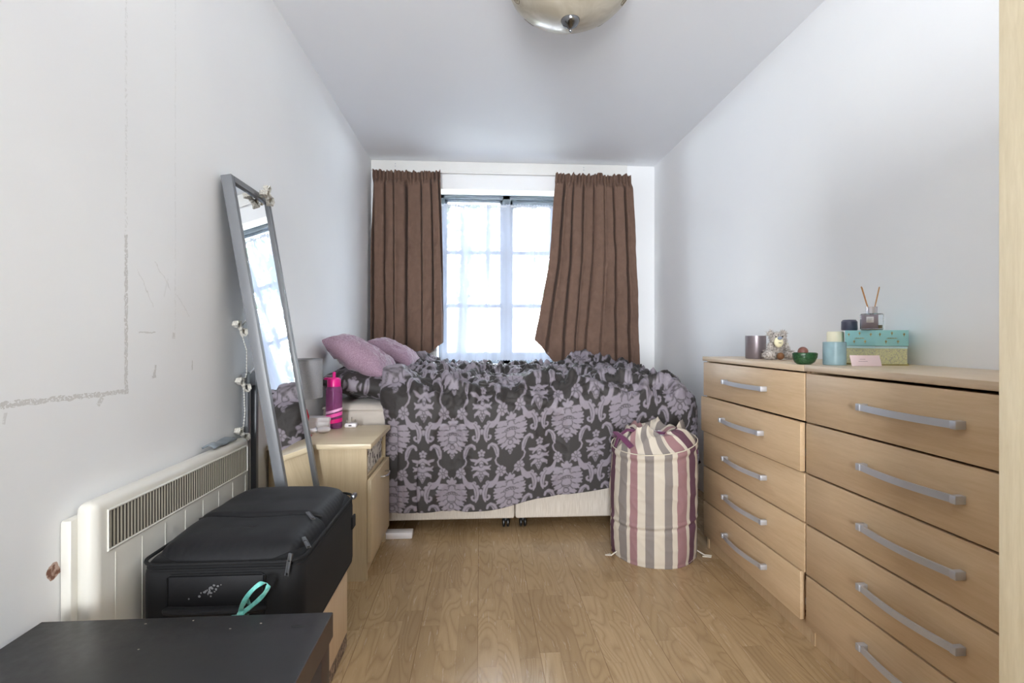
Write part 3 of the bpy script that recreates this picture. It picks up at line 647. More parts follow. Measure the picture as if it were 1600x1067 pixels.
MB().prism(hexpts(R*.975), 2, ZT+.056, ZT+.063).done('ribbon_band', plain('pale_blue_band', (196, 226, 230), .4), hx, smooth=False)
lid = MB().prism(hexpts(R), 2, ZT+.064, ZT+.115, .001).done('lid', mtq, hx)
hp_ = hexpts(R*1.004)
for fi in (5, 0):
    a, b = Vector(hp_[fi]), Vector(hp_[(fi+1) % 6])
    for (f, zz) in ((.14, .100), (.5, .104), (.86, .100), (.32, .077), (.68, .077)):
        q = a+(b-a)*f; e = (b-a).normalized(); g = MB(); M0 = Matrix(((e.x, e.y, 0, q.x), (e.y, -e.x, 0, q.y), (0, 0, 1, ZT+zz), (0, 0, 0, 1)))
        for p1, r1, r2 in (((0, .0065), .0012, .0022), ((.0045, .003), .001, .0016), ((-.0045, .003), .001, .0016), ((0, -.005), .0012, .0018)):
            g.tube([M0 @ Vector((0, 0, 0)), M0 @ Vector((p1[0]*.5, 0, p1[1]*.5)), M0 @ Vector((p1[0], 0, p1[1]))], [r1, r2, .0004], 6, flat=.5)
        g.done('gold_fleuron', mgold, lid)
    g = MB(); 
    for k in range(9):
        q = a+(b-a)*(.36+k*.035); g.box(q.x-.0012, q.x+.0012, q.y-.0012, q.y+.0012, ZT+.0885, ZT+.0895+.001*(k % 2))
    g.done('gold_lettering', mgold, lid, smooth=False)
MB().prism(hexpts(R*.968), 2, ZT+.0, ZT+.001).done('box_bottom', mtq, hx, smooth=False)
# diffuser
df_ = thing('reed_diffuser', (1.262, 1.545, ZT+.1155), 'glass reed diffuser bottle with three reeds standing on the turquoise box', 'reed diffuser'); dc = (1.278, 1.575, ZT+.1155)
gq = NT('clear_bottle_glass'); gq.base((.96, .97, .98, 1)); gq.set(Roughness=.03, Transmission_Weight=1.0, IOR=1.3)
MB().lathe([(0, 0), (.028, 0), (.032, .003), (.0325, .05), (.030, .053), (.014, .054), (.014, .052), (.029, .050), (.0295, .005), (0, .004)], dc).done('bottle', gq.m, df_)
MB().lathe([(0, .0045), (.029, .0045), (.029, .016), (0, .016)], dc).done('oil', plain('amber_oil', (196, 160, 70), .1, Transmission_Weight=.5, IOR=1.2), df_)
MB().lathe([(.009, .054), (.0155, .054), (.0155, .076), (.009, .076), (.009, .054)], dc).done('collar', plain('silver_collar', (214, 210, 214), .25, .6), df_)
def arcpatch(c, r, a0, a1, z0, z1, nm, m, par):
    A = np.linspace(a0, a1, 14)[None, :]+np.zeros((2, 1)); Zz = np.array([[z0], [z1]])+0*A
    o = sheet(nm, np.stack([c[0]+r*np.cos(A), c[1]+r*np.sin(A), Zz], -1), m, par); solid(o, .0006, 0); return o
arcpatch(dc, .0331, math.radians(170), math.radians(262), dc[2]+.004, dc[2]+.050, 'label_band', plain('mauve_label', (140, 130, 138), .6), df_)
arcpatch(dc, .0338, math.radians(206), math.radians(240), dc[2]+.024, dc[2]+.043, 'paper_label', plain('white_label', (222, 220, 220), .6), df_)
for k in (0, 1, 2): arcpatch(dc, .0343, math.radians(212), math.radians(234-4*k), dc[2]+.036-.004*k, dc[2]+.0368-.004*k, 'print_line', plain('grey_print', (120, 118, 120), .7), df_)
for dx, dy, tz in ((-.036, .0, .142), (-.026, .01, .140), (.026, 0, .141)):
    MB().tube([(dc[0]-dx*.22, dc[1]-dy*.2, dc[2]+.006), (dc[0]+dx, dc[1]+dy, dc[2]+tz)], .0019, 8).done('reed', plain('reed', (190, 142, 92), .7), df_)
o = MB().lathe([(0, 0), (.022, 0), (.024, .003), (.0235, .030), (.019, .036), (0, .037)], (1.262, 1.655, ZT+.1155)).done('candle', plain('slate_glass', (78, 80, 98), .3)); tag(o, 'short slate-blue votive candle beside the diffuser on the turquoise box', 'candle')
# gift card leaning
cd = MB().box(-.043, .043, -.0006, .0006, 0, .036, M=RT((1.205, 1.505, ZT+.0005), rx=math.radians(-24), rz=math.radians(-12))).done('card', plain('pale_pink_card', (228, 206, 208), .6)); tag(cd, 'pale pink printed card propped against the frosted jar and box', 'card')
for k, L_ in enumerate((.016, .026)): MB().box(-L_/2-.008, L_/2-.008, -.0011, -.0006, .022-.007*k, .0232-.007*k, M=RT((1.205, 1.505, ZT+.0005), rx=math.radians(-24), rz=math.radians(-12))).done('print_line', plain('grey_ink', (150, 130, 136), .7), cd)
cd2 = MB().box(-.05, .05, -.03, .03, 0, .0015, M=RT((1.19, 1.512, ZT+.0002), rz=math.radians(-14))).done('card', plain('white_card', (230, 222, 222), .6)); tag(cd2, 'white card lying flat on the chest top under the pink card', 'card')
cd.location.z += .0018

# ================================================================== bedside cabinet
bs = thing('bedside_cabinet', (-.66, 2.31, 0), 'small maple-effect bedside cabinet with open shelf and door', 'bedside cabinet')
Y0, Y1, XF = 2.10, 2.515, -.462; xb = -.852
MB().box(xb, XF, Y0, Y0+.016, 0, .545).box(xb, XF, Y1-.016, Y1, 0, .545).box(xb, xb+.005, Y0+.016, Y1-.016, .03, .545).box(xb+.005, XF-.004, Y0+.016, Y1-.016, .405, .421).box(xb+.005, XF-.004, Y0+.016, Y1-.016, .05, .066).box(XF-.03, XF-.015, Y0+.016, Y1-.016, 0, .05).done('carcass', m_maple, bs, smooth=False)
MB().box(xb, XF+.022, Y0-.022, Y1+.008, .545, .566, .0015).done('top_panel', m_maple_top, bs)
dr = MB().box(XF+.001, XF+.018, Y0+.002, Y1-.004, .075, .412, .0012).done('door', m_maple, bs)
MB().tube([(XF+.018, 2.30, .372), (XF+.034, 2.302, .374), (XF+.044, 2.315, .374), (XF+.047, 2.35, .374), (XF+.044, 2.385, .374), (XF+.034, 2.398, .374), (XF+.018, 2.40, .372)], .0042, 8).done('handle', m_chrome, dr)
# floral box on the shelf
mfl = NT('white_leaf_print_card'); vv = mfl.n('ShaderNodeTexVoronoi'); vv.inputs['Scale'].default_value = 30; mfl.l(mfl.mapping(mfl.objc(), scale=(1, 1.0, .8), rot=(.6, .3, .5)), vv.inputs['Vector'])
lf = mfl.noise(mfl.mapping(mfl.objc(), scale=(1, 1, .55), rot=(.7, 0, 0)), 34, 2, .5, 1.5); mfl.base(mfl.ramp(lf, [(.43, lin((44, 42, 40))), (.455, lin((224, 220, 214)))])); mfl.set(Roughness=.6)
fb = thing('storage_box', (-.62, 2.3, .421), 'white cardboard box printed with black leaf sprigs on the bedside shelf', 'box')
MB().box(-.78, -.475, 2.125, 2.48, .4215, .505, .002).done('box_base', mfl.m, fb); MB().box(-.783, -.472, 2.122, 2.483, .498, .531, .002).done('lid', mfl.m, fb)
# lamp
lp = thing('table_lamp', (-.768, 2.25, .566), 'small table lamp with grey drum shade and red base behind the mirror', 'lamp')
msh = NT('grey_lampshade_fabric'); msh.base(msh.ramp(msh.noise(msh.objc(), 220, 2), [(.3, lin((140, 140, 144))), (.7, lin((150, 150, 154)))])); msh.set(Roughness=.8)
sh = MB().lathe([(.081, .170), (.081, .336), (.079, .336), (.079, .170), (.081, .170)], (-.768, 2.25, .566), 56).done('lamp_shade', msh.m, lp)
MB().lathe([(.0815, .330), (.082, .337), (.0785, .337)], (-.768, 2.25, .566), 56).done('shade_rim', plain('shade_trim', (130, 130, 134), .7), sh)
mred = plain('red_glass_base', (168, 34, 48), .12)
MB().lathe([(0, 0), (.036, 0), (.038, .004), (.030, .012), (.016, .03), (.022, .06), (.026, .085), (.018, .115), (.007, .13), (.006, .16), (0, .16)], (-.768, 2.25, .566)).done('lamp_base', mred, lp)
MB().tube([(-.768, 2.25, .72), (-.768, 2.25, .80)], .012, 12).tube([(-.848, 2.25, .80), (-.69, 2.25, .80)], .0015, 6).done('bulb_holder', m_white, lp)
# bottle
bt = thing('water_bottle', (-.693, 2.455, .566), 'clear pink sports water bottle with straw lid on the bedside cabinet', 'bottle'); bc = (-.693, 2.455, .566)
mpk = NT('pink_clear_plastic'); sz = mpk.n('ShaderNodeSeparateXYZ'); mpk.l(mpk.objc(), sz.inputs[0])
mpk.base(lin((224, 132, 200))); mpk.set(Roughness=.1, Transmission_Weight=.75, IOR=1.15, Alpha=.9)
MB().lathe([(0, 0), (.034, 0), (.0375, .005), (.0375, .178), (.034, .194), (.030, .200), (.0285, .200), (.0325, .192), (.0355, .178), (.0355, .008), (0, .006)], bc, 40).done('bottle_body', mpk.m, bt)
MB().lathe([(0, .008), (.035, .008), (.035, .03), (0, .03)], bc, 40).done('water', plain('pink_water', (178, 40, 150), .05, Transmission_Weight=.6, IOR=1.33), bt)
def band(z0, z1, tilt, m, nm):
    A = np.linspace(0, 2*PI, 61)[None, :]+np.zeros((3, 1)); K = np.array([[0], [.5], [1]]); Z_ = bc[2]+z0+(z1-z0)*K+tilt*np.cos(A)
    o = sheet(nm, np.stack([bc[0]+.0379*np.cos(A), bc[1]+.0379*np.sin(A), Z_], -1), m, bt); return o
band(.076, .088, .010, plain('pale_pink_print', (240, 180, 220), .3), 'pale_stripe'); band(.054, .070, .009, plain('mid_pink_print', (238, 84, 168), .3), 'pink_stripe'); band(.026, .044, .005, plain('hot_pink_print', (220, 10, 120), .3), 'magenta_stripe')
mhp = plain('hot_pink_plastic', (214, 14, 128), .3)
MB().lathe([(0, .196), (.031, .196), (.031, .230), (.027, .236), (0, .238)], bc, 40).box(bc[0]-.045, bc[0]+.022, bc[1]-.013, bc[1]+.013, bc[2]+.229, bc[2]+.240, .004).done('lid', mhp, bt)
MB().tube([(bc[0], bc[1], bc[2]+.237), (bc[0], bc[1], bc[2]+.266)], .0075, 12).done('spout', mhp, bt); MB().tube([(bc[0], bc[1], bc[2]+.012), (bc[0], bc[1], bc[2]+.20)], .0045, 10).done('straw', plain('magenta_straw', (216, 60, 170), .3), bt)
# white box, brush, plug
mwp = plain('white_plastic', (226, 222, 224), .35, var=.02)
wb = thing('white_box', (-.76, 2.41, .566), 'small white rectangular box on the bedside cabinet behind the lamp', 'box')
MB().box(-.83, -.70, 2.395, 2.455, .566, .605, .002).done('box_base', mwp, wb); MB().box(-.832, -.698, 2.393, 2.457, .603, .625, .003).done('lid', mwp, wb)
bu = thing('face_brush', (-.72, 2.33, .566), 'white electric face brush lying on the bedside cabinet beside the bottle', 'brush')
Mx = RT((-.705, 2.335, .580), rz=math.radians(18)); MB().ball((0, 0, 0), .030, .022, .014, n=20, M=Mx).done('brush_head', mwp, bu)
MB().tube([(-.735, 2.326, .580), (-.765, 2.316, .577), (-.80, 2.304, .574)], [.012, .010, .005], 12).done('brush_handle', mwp, bu); MB().tube([(-.737, 2.3255, .580), (-.733, 2.3265, .580)], .0135, 14).done('grey_ring', m_steel, bu)
pg = thing('usb_plug', (-.617, 2.47, .566), 'white three-pin plug charger lying pins-up on the bedside cabinet', 'plug')
MB().box(-.645, -.589, 2.452, 2.492, .566, .586, .006, 3).done('plug_body', mwp, pg)
MB().box(-.640, -.634, 2.47, 2.474, .586, .602).done('pin', m_chrome, pg); MB().box(-.600, -.594, 2.47, 2.474, .586, .602).done('pin', m_chrome, pg); MB().box(-.620, -.616, 2.48, 2.488, .586, .612).done('earth_pin', m_chrome, pg); MB().box(-.625, -.611, 2.4512, 2.4522, .574, .579).done('usb_port', m_black, pg)
# power strip
ps = MB().box(-.55, -.335, 2.525, 2.585, .0, .032, .005).done('extension_lead', mwp); tag(ps, 'white extension socket block on the floor by the bedside cabinet', 'extension lead')

# ================================================================== heater
ht = thing('panel_heater', (-.83, 1.46, .22), 'cream wall-mounted panel heater with long slotted grille', 'heater'); HY0, HY1, HZ0, HZ1, HX = 1.105, 1.815, .20, .652, -.800
MB().box(-.861, -.838, HY0-.012, HY1-.02, HZ0+.02, HZ1-.03, .006).done('back_box', m_cream, ht)
f_ = MB().box(-.845, HX, HY0, HY1, HZ0, HZ1, .020, 5)
fo = f_.done('front_panel', m_cream, ht)
gz0, gz1, gy0, gy1 = .540, .626, 1.140, 1.790
MB().prism([(gy0+.006, gz0), (gy1-.006, gz0), (gy1, gz0+.006), (gy1, gz1-.006), (gy1-.006, gz1), (gy0+.006, gz1), (gy0, gz1-.006), (gy0, gz0+.006)], 0, HX-.001, HX+.0006).done('grille_recess', plain('grille_dark', (62, 58, 54), .6), ht, smooth=False)
lv = MB(); N_ = 58
for i in range(N_):
    y = gy0+.008+(gy1-gy0-.016)*i/(N_-1); lv.box(HX+.0004, HX+.0020, y-.0022, y+.0022, gz0+.002, gz1-.002)
lv.done('grille_louvres', plain('louvre_cream', (186, 180, 166), .4), ht, smooth=False)
MB().tube([(HX+.001, gy0, gz0), (HX+.001, gy1, gz0), (HX+.001, gy1, gz1), (HX+.001, gy0, gz1)], .0028, 6, closed=True).done('grille_rim', m_cream, ht)
rb_ = MB()
for k in range(8): y = 1.165+k*.088; rb_.box(HX-.001, HX+.0010, y-.0012, y+.0012, HZ0+.03, gz0-.012, .0006)
rb_.done('pressed_ribs', m_cream, ht, smooth=False)
gc = np.array([[(-.846+.034*k+.002*math.sin(i*1.3), 1.60+.012*i+.004*math.sin(k*3), .6545+.012*math.sin(k*2.6+.3)*(.6+.3*math.sin(i*.9))+.008*k*(1-k)) for k in np.linspace(0, 1, 8)] for i in range(13)])
o = solid(sheet('cloth', gc, cloth('slate_cloth', (112, 120, 126))), .005, 1); tag(o, 'small slate-grey folded cloth tucked on top of the heater', 'cloth')

# ================================================================== standing mirror
def mirror():
    ang = math.radians(9.6); Wm, Hm, T = .320, 1.555, .034
    # local frame: u along +Y (width), v down the mirror, n outward to the room
    top = Vector((-.815, 1.712, 1.535)); uvec = Vector((-.012, 1, 0)).normalized(); dv = Vector((math.sin(ang), 0, -math.cos(ang))); dv = (dv-uvec*dv.dot(uvec)).normalized(); nv_ = dv.cross(uvec)*-1
    if nv_.x < 0: nv_ = -nv_
    M = Matrix(((uvec.x, dv.x, nv_.x, top.x), (uvec.y, dv.y, nv_.y, top.y), (uvec.z, dv.z, nv_.z, top.z), (0, 0, 0, 1)))
    t = thing('standing_mirror', (-.70, 1.82, 0), 'tall grey-framed free-standing mirror leaning by the left wall', 'mirror'); fw = .022
    fr = MB()
    fr.box(0, fw, 0, Hm, -T, 0, .002, M=M); fr.box(Wm-fw, Wm, 0, Hm, -T, 0, .002, M=M); fr.box(fw, Wm-fw, 0, fw, -T, 0, .002, M=M); fr.box(fw, Wm-fw, Hm-fw, Hm, -T, 0, .002, M=M)
    fr.done('mirror_frame', m_greywood, t)
    mm = NT('silvered_glass'); mm.base((.93, .94, .94, 1)); mm.set(Roughness=.0, Metallic=1.0)
    MB().box(fw-.004, Wm-fw+.004, fw-.004, Hm-fw+.004, -.012, -.009, M=M).done('mirror_glass', mm.m, t, smooth=False)
    MB().box(fw-.004, Wm-fw+.004, fw-.004, Hm-fw+.004, -.024, -.016, M=M).done('backing_board', m_greywood, t, smooth=False)
    st = MB(); zt = .87; py = (1.875, 1.945)
    for y in py: st.box(-.855, -.835, y, y+.022, 0, zt, .002)
    st.box(-.853, -.837, py[0]+.022, py[1], .25, .29, .001).box(-.853, -.837, py[0]+.022, py[1], zt-.05, zt, .001); st.done('rear_stand', m_greywood, t)
    MB().tube([(-.845, 1.90, zt-.01), M @ Vector((.200, Hm*.37, -.03))], .004, 8).done('hinge', m_steel, t)
    return M
MM = mirror()
# garland
gr = thing('garland', (-.83, 1.8, .63), 'pale beaded garland with lace bows draped on the mirror top and hanging behind it', 'garland'); mlace = cloth('cream_lace', (206, 202, 192), .9, .3, 160, 500, .6); mlace2 = cloth('silver_lace', (170, 166, 158), .9, .35, 160, 500, .6)
def bow(c, s, rot, m):
    b = MB()
    for sg in (-1, 1):
        for k in range(3):
            pts = [(0, 0, 0), (sg*s*.6, .2*s*(k-1), s*.45), (sg*s, .25*s*(k-1), s*.12), (sg*s*.95, .25*s*(k-1), -s*.3), (sg*s*.5, .1*s, -s*.25), (0, 0, 0)]
            b.tube([Vector(c)+rot @ Vector(p) for p in pts], s*.17, 6, flat=.45)
    b.ball(c, s*.26); b.done('lace_bow', m, gr)
pb = MM @ Vector((.235, .018, .020)); bow(pb, .036, Matrix.Rotation(PI/2, 3, 'Z') @ Matrix.Rotation(.4, 3, 'Y'), mlace2); bow(MM @ Vector((.292, -.010, .008)), .032, Matrix.Rotation(PI/2, 3, 'Z') @ Matrix.Rotation(1.0, 3, 'Y'), mlace)
for c in ((-.838, 1.83, 1.029), (-.838, 1.852, .83), (-.838, 1.845, .655)): bow(c, .031, Matrix.Rotation(1.3, 3, 'Z') @ Matrix.Rotation(.7, 3, 'Y'), mlace)
sp = [(pb.x, pb.y, pb.z), (-.835, 1.92, 1.52), (-.855, 1.95, 1.44), (-.855, 1.95, 1.20), (-.85, 1.90, 1.06), (-.84, 1.83, 1.03), (-.836, 1.872, .95), (-.836, 1.872, .87), (-.838, 1.852, .83), (-.838, 1.862, .73), (-.838, 1.845, .655)]
MB().tube(sp, .0012, 6).done('string', mlace, gr); bd = MB()
for a, b in zip(sp[4:], sp[5:]):
    A, B = Vector(a), Vector(b); n_ = int((B-A).length/.010)
    for i in range(n_): bd.ball(A+(B-A)*(i+.5)/n_, .0027, n=6)
bd.done('beads', plain('pearl_beads', (222, 220, 214), .3), gr)

# ================================================================== suitcase and box
bx = thing('wooden_box', (-.61, 1.45, 0), 'low pale birch box on the floor supporting the black suitcase', 'box')
MB().box(-.785, -.427, 1.215, 1.665, .045, .245, .006).done('box_body', m_birch, bx)
mk = NT('chipped_dark_base'); mk.base(mk.ramp(mk.noise(mk.objc(), 55, 4, .7), [(.42, lin((92, 78, 70))), (.6, lin((170, 148, 128)))])); mk.set(Roughness=.8)
MB().box(-.782, -.429, 1.218, 1.662, 0, .046, .002).done('plinth', mk.m, bx, label='dark worn plinth')
def msuit(name, c, bs, rough=.75):
    m = NT(name); nz = m.noise(m.objc(), 7, 4, .6); c = lin(c); m.base(m.ramp(nz, [(.3, tuple(v*.8 for v in c[:3])+(1,)), (.7, tuple(v*1.2 for v in c[:3])+(1,))])); m.set(Roughness=rough, Sheen_Weight=.02, Specular_IOR_Level=.28)
    m.bump(m.noise(m.objc(), bs, 2), .25, .0008); return m
m_s1 = msuit('black_ballistic_nylon', (19, 19, 21), 1200).m; m_s2 = msuit('black_padded_nylon', (21, 21, 24), 700, .62).m
su = thing('suitcase', (-.60, 1.47, .233), 'black soft-sided suitcase lying flat with turquoise ribbon on its handle', 'suitcase'); SX0, SX1, SY0, SY1, SZ0, SZ1 = -.775, -.412, 1.195, 1.705, .246, .494
MB().box(SX0, SX1, SY0, SY1, SZ0, SZ1, .042, 6).done('suitcase_body', m_s1, su)
# padded top face
n1, n2 = 90, 120; uu = np.linspace(-1, 1, n1)[None, :]+np.zeros((n2, 1)); vv_ = np.linspace(-1, 1, n2)[:, None]+np.zeros((1, n1))
cxs, cys = (SX0+SX1)/2, (SY0+SY1)/2; hx_, hy_ = (SX1-SX0)/2-.008, (SY1-SY0)/2-.006
k_ = 1-.12*(np.abs(uu)**4)*(np.abs(vv_)**4); dome = ((1-np.abs(uu)**5)*(1-np.abs(vv_)**5))**.5
zz = SZ1-.022*(np.maximum(np.abs(uu), np.abs(vv_))**14)+.030*dome+.010*(1-uu**2)*sstep(-.6, .3, vv_)*dome
yz = -.30+.16*uu**2                                                      # front pocket zip line
zz = zz-.008*np.exp(-((vv_-yz)/.018)**2)*dome+.006*sstep(0, .06, vv_-yz)*(1-sstep(.1, .5, vv_-yz))*dome
zz = zz+.0035*fbm(uu*1.6, vv_*2, 71, 2)*dome+.0007*np.sin(uu*60)*np.exp(-((vv_+.93)/.06)**2)+.0005*np.sin(vv_*70)*np.exp(-((uu-.93)/.06)**2)
sheet('padded_front', np.stack([cxs+uu*hx_*k_, cys+vv_*hy_*k_, zz], -1), m_s2, su)
def rrect(x0, x1, y0, y1, r, z, n=8):
    P = []
    for cx, cy, a in ((x1-r, y1-r, 0), (x0+r, y1-r, 90), (x0+r, y0+r, 180), (x1-r, y0+r, 270)):
        for i in range(n+1): q = math.radians(a+90*i/n); P.append((cx+r*math.cos(q), cy+r*math.sin(q), z))
    return P
for z, g_, rr in ((SZ1-.012, .004, .0042), (SZ1-.026, .001, .0032), (SZ0+.03, .0, .0040)): MB().tube(rrect(SX0+.004-g_, SX1-.004+g_, SY0+.004-g_, SY1-.004+g_, .045, z), rr, 8, closed=True).done('piping', m_s1, su)
zl = [(cxs+a*hx_*.93, cys+(-.30+.16*a*a)*hy_, 0) for a in np.linspace(-1, 1, 30)]
zi = [(p[0], p[1], SZ1+.026*((1-abs((p[0]-cxs)/hx_)**5)*(1-abs((p[1]-cys)/hy_)**5))**.5-.0005) for p in zl]; MB().tube(zi, .0028, 6).done('zip', m_black, su)
m_zip = plain('gunmetal_zip_pull', (120, 122, 126), .3, .9)
def pull(a, b, par=su):
    a, b = Vector(a), Vector(b); d = (b-a); L_ = d.length; q = d.to_track_quat('Y', 'Z').to_matrix().to_4x4(); M = Matrix.Translation(a) @ q; p = MB()
    p.box(-.0055, .0055, -.010, .006, 0, .005, .0015, M=M).tube([M @ Vector(v) for v in ((-.0045, .004, .004), (-.0045, L_, .003), (.0045, L_, .003), (.0045, .004, .004))], .0014, 6, closed=True).box(-.003, .003, .008, L_-.006, .002, .0042, .0006, M=M).done('zip_pull', m_zip, par)
pull((-.468, 1.405, .520), (-.440, 1.368, .515)); pull((-.432, 1.275, .498), (-.411, 1.245, .490)); pull((-.436, 1.197, .490), (-.440, 1.188, .453))
# handle panel on the front end
MB().box(-.705, -.495, SY0-.004, SY0+.004, .32, .455, .003).done('handle_panel', m_s2, su)
hpnts = [(-.705, SY0-.004, .382), (-.695, SY0-.018, .386), (-.66, SY0-.026, .388), (-.60, SY0-.028, .388), (-.54, SY0-.026, .388), (-.505, SY0-.018, .386), (-.495, SY0-.004, .382)]
MB().tube(hpnts, [.012, .014, .0155, .016, .0155, .014, .012], 12, flat=.55).done('carry_handle', m_s2, su)
MB().tube([(-.708, SY0+.002, .32), (-.708, SY0-.003, .453), (-.70, SY0-.003, .459), (-.50, SY0-.003, .459), (-.492, SY0-.003, .453), (-.492, SY0+.002, .32)], .002, 6).done('panel_seam', m_s1, su)
sf = MB()
for k in range(26):
    a, b = random.gauss(0, 1), random.gauss(0, 1); px_ = -.612+a*.010+.010*b; pz_ = .424+b*.008
    sf.ball((px_, SY0-.0044, pz_), .0012+.0022*random.random(), .0004, .0012+.002*random.random(), n=6)
sf.done('chalky_scuff', plain('pale_scuff', (120, 120, 122), .9), su)
# embossed script mark on the pocket
em = MB(); ex0, ey0 = -.565, 1.305
for k in range(9):
    x_ = ex0-.009*k; s_ = .016 if k == 0 else .007+.002*(k % 3 == 1)
    em.tube([(x_, ey0-s_*.5, SZ1+.0295), (x_-.002, ey0, SZ1+.0300), (x_+.004, ey0+s_*.5, SZ1+.0305), (x_-.003, ey0+s_*.2, SZ1+.0302), (x_-.007, ey0-s_*.3, SZ1+.0298)], .0009, 5)
em.done('embossed_script', m_black, su)
MB().box(SX1-.004, SX1+.010, 1.655, 1.69, .475, .490, .004).done('corner_bumper', m_zip, su); MB().box(SX1-.002, SX1+.005, 1.65, 1.69, .38, .42, .003).done('side_foot', m_s1, su)
# ribbon
mrib = NT('turquoise_satin_ribbon'); mrib.base(lin((96, 190, 180))); mrib.set(Roughness=.4, Sheen_Weight=.4)
mrib.base(mrib.ramp(mrib.noise(mrib.objc(), 90, 2), [(.3, lin((78, 168, 160))), (.7, lin((128, 206, 196)))]))
def ribbon(pts, w, par, nm):
    pts = [Vector(p) for p in pts]; N_ = 40; X_ = np.array([tuple(p) for p in pts]); tt = np.linspace(0, len(pts)-1, N_); C_ = np.stack([np.interp(tt, range(len(pts)), X_[:, k]) for k in range(3)], -1)
    for _ in range(6): C_[1:-1] = (C_[:-2]+C_[1:-1]*2+C_[2:])/4
    T_ = np.gradient(C_, axis=0); side = np.stack([T_[:, 2], 0*T_[:, 0]+.004*np.sin(tt*2), -T_[:, 0]], -1); side /= np.linalg.norm(side, axis=1, keepdims=True)
    P = np.stack([C_+side*w*k+np.array([0, .001*math.cos(k*3), 0]) for k in (-.5, -.17, .17, .5)], 0); o = sheet(nm, P, mrib.m, par); solid(o, .0008, 0)
ry = SY0-.046; rbn = thing('ribbon', (-.53, ry, .34), 'turquoise satin ribbon tied in a loop on the suitcase handle', 'ribbon')
ribbon([(-.527, ry, 0.392), (-.520, ry-.006, 0.415), (-.502, ry-.008, 0.442), (-.482, ry-.008, 0.460), (-.466, ry-.006, 0.460), (-.464, ry-.004, 0.448), (-.478, ry, 0.428), (-.500, ry+.002, 0.408), (-.524, ry, 0.390)], .010, rbn, 'ribbon_loop')
ribbon([(-.526, ry, 0.392), (-.535, ry-.003, 0.386), (-.548, ry-.004, 0.380)], .012, rbn, 'ribbon_tail'); ribbon([(-.524, ry, 0.390), (-.521, ry-.003, 0.375), (-.512, ry-.003, 0.355)], .015, rbn, 'ribbon_tail'); ribbon([(-.527, ry, 0.385), (-.534, ry-.003, 0.375), (-.53, ry-.003, 0.355)], .012, rbn, 'ribbon_tail')
MB().ball((-.526, ry, 0.389), .008, .007, .007).tube([(-.526, ry, 0.389), (-.526, SY0-.040, 0.402), (-.526, SY0-.014, 0.407), (-.526, SY0-.006, 0.390), (-.526, SY0-.014, 0.372), (-.526, SY0-.040, 0.375)], .004, 8).done('ribbon_knot', mrib.m, rbn)

# ================================================================== coffee table
ct = thing('side_table', (-.57, .76, 0), 'black-brown square side table with thick top in the near left corner', 'table')
RZ = Matrix.Translation((-.294, 1.030, 0)) @ Matrix.Rotation(math.radians(.0), 4, 'Z')
mtop = NT('black_brown_top'); nz = mtop.noise(mtop.objc(), 55, 3, .6); mtop.base(mtop.ramp(nz, [(.3, lin((30, 29, 30))), (.8, lin((42, 40, 41)))])); mtop.set(Specular_IOR_Level=.38, Roughness=mtop.math('MULTIPLY_ADD', nz, .2, .28)); mtop.bump(nz, .06, .0006)
MB().box(-.845, -.294, .48, 1.032, .40, .4495, .0015).done('table_top', mtop.m, ct)
MB().box(-.2945, -.2932, .481, 1.031, .401, .4485).done('edge_band', m_darkedge, ct, smooth=False)
for x_ in (-.840, -.349):
    for y_ in (.485, .977): MB().box(x_, x_+.05, y_, y_+.05, 0, .40, .0015).done('leg', m_darkedge, ct)
sp_ = MB()
for (x_, y_) in ((-.64, 1.012), (-.555, 1.018), (-.47, .985), (-.42, 1.0), (-.60, .93)): sp_.ball((x_, y_, .4496), .0018+.001*random.random(), .0015, .0004, n=8)
sp_.done('crumb_marks', plain('grey_marks', (150, 142, 130), .8), ct)
MB().ball((-.345, .985, .4497), .014, .004, .0006, n=12).done('dent_mark', m_black, ct)

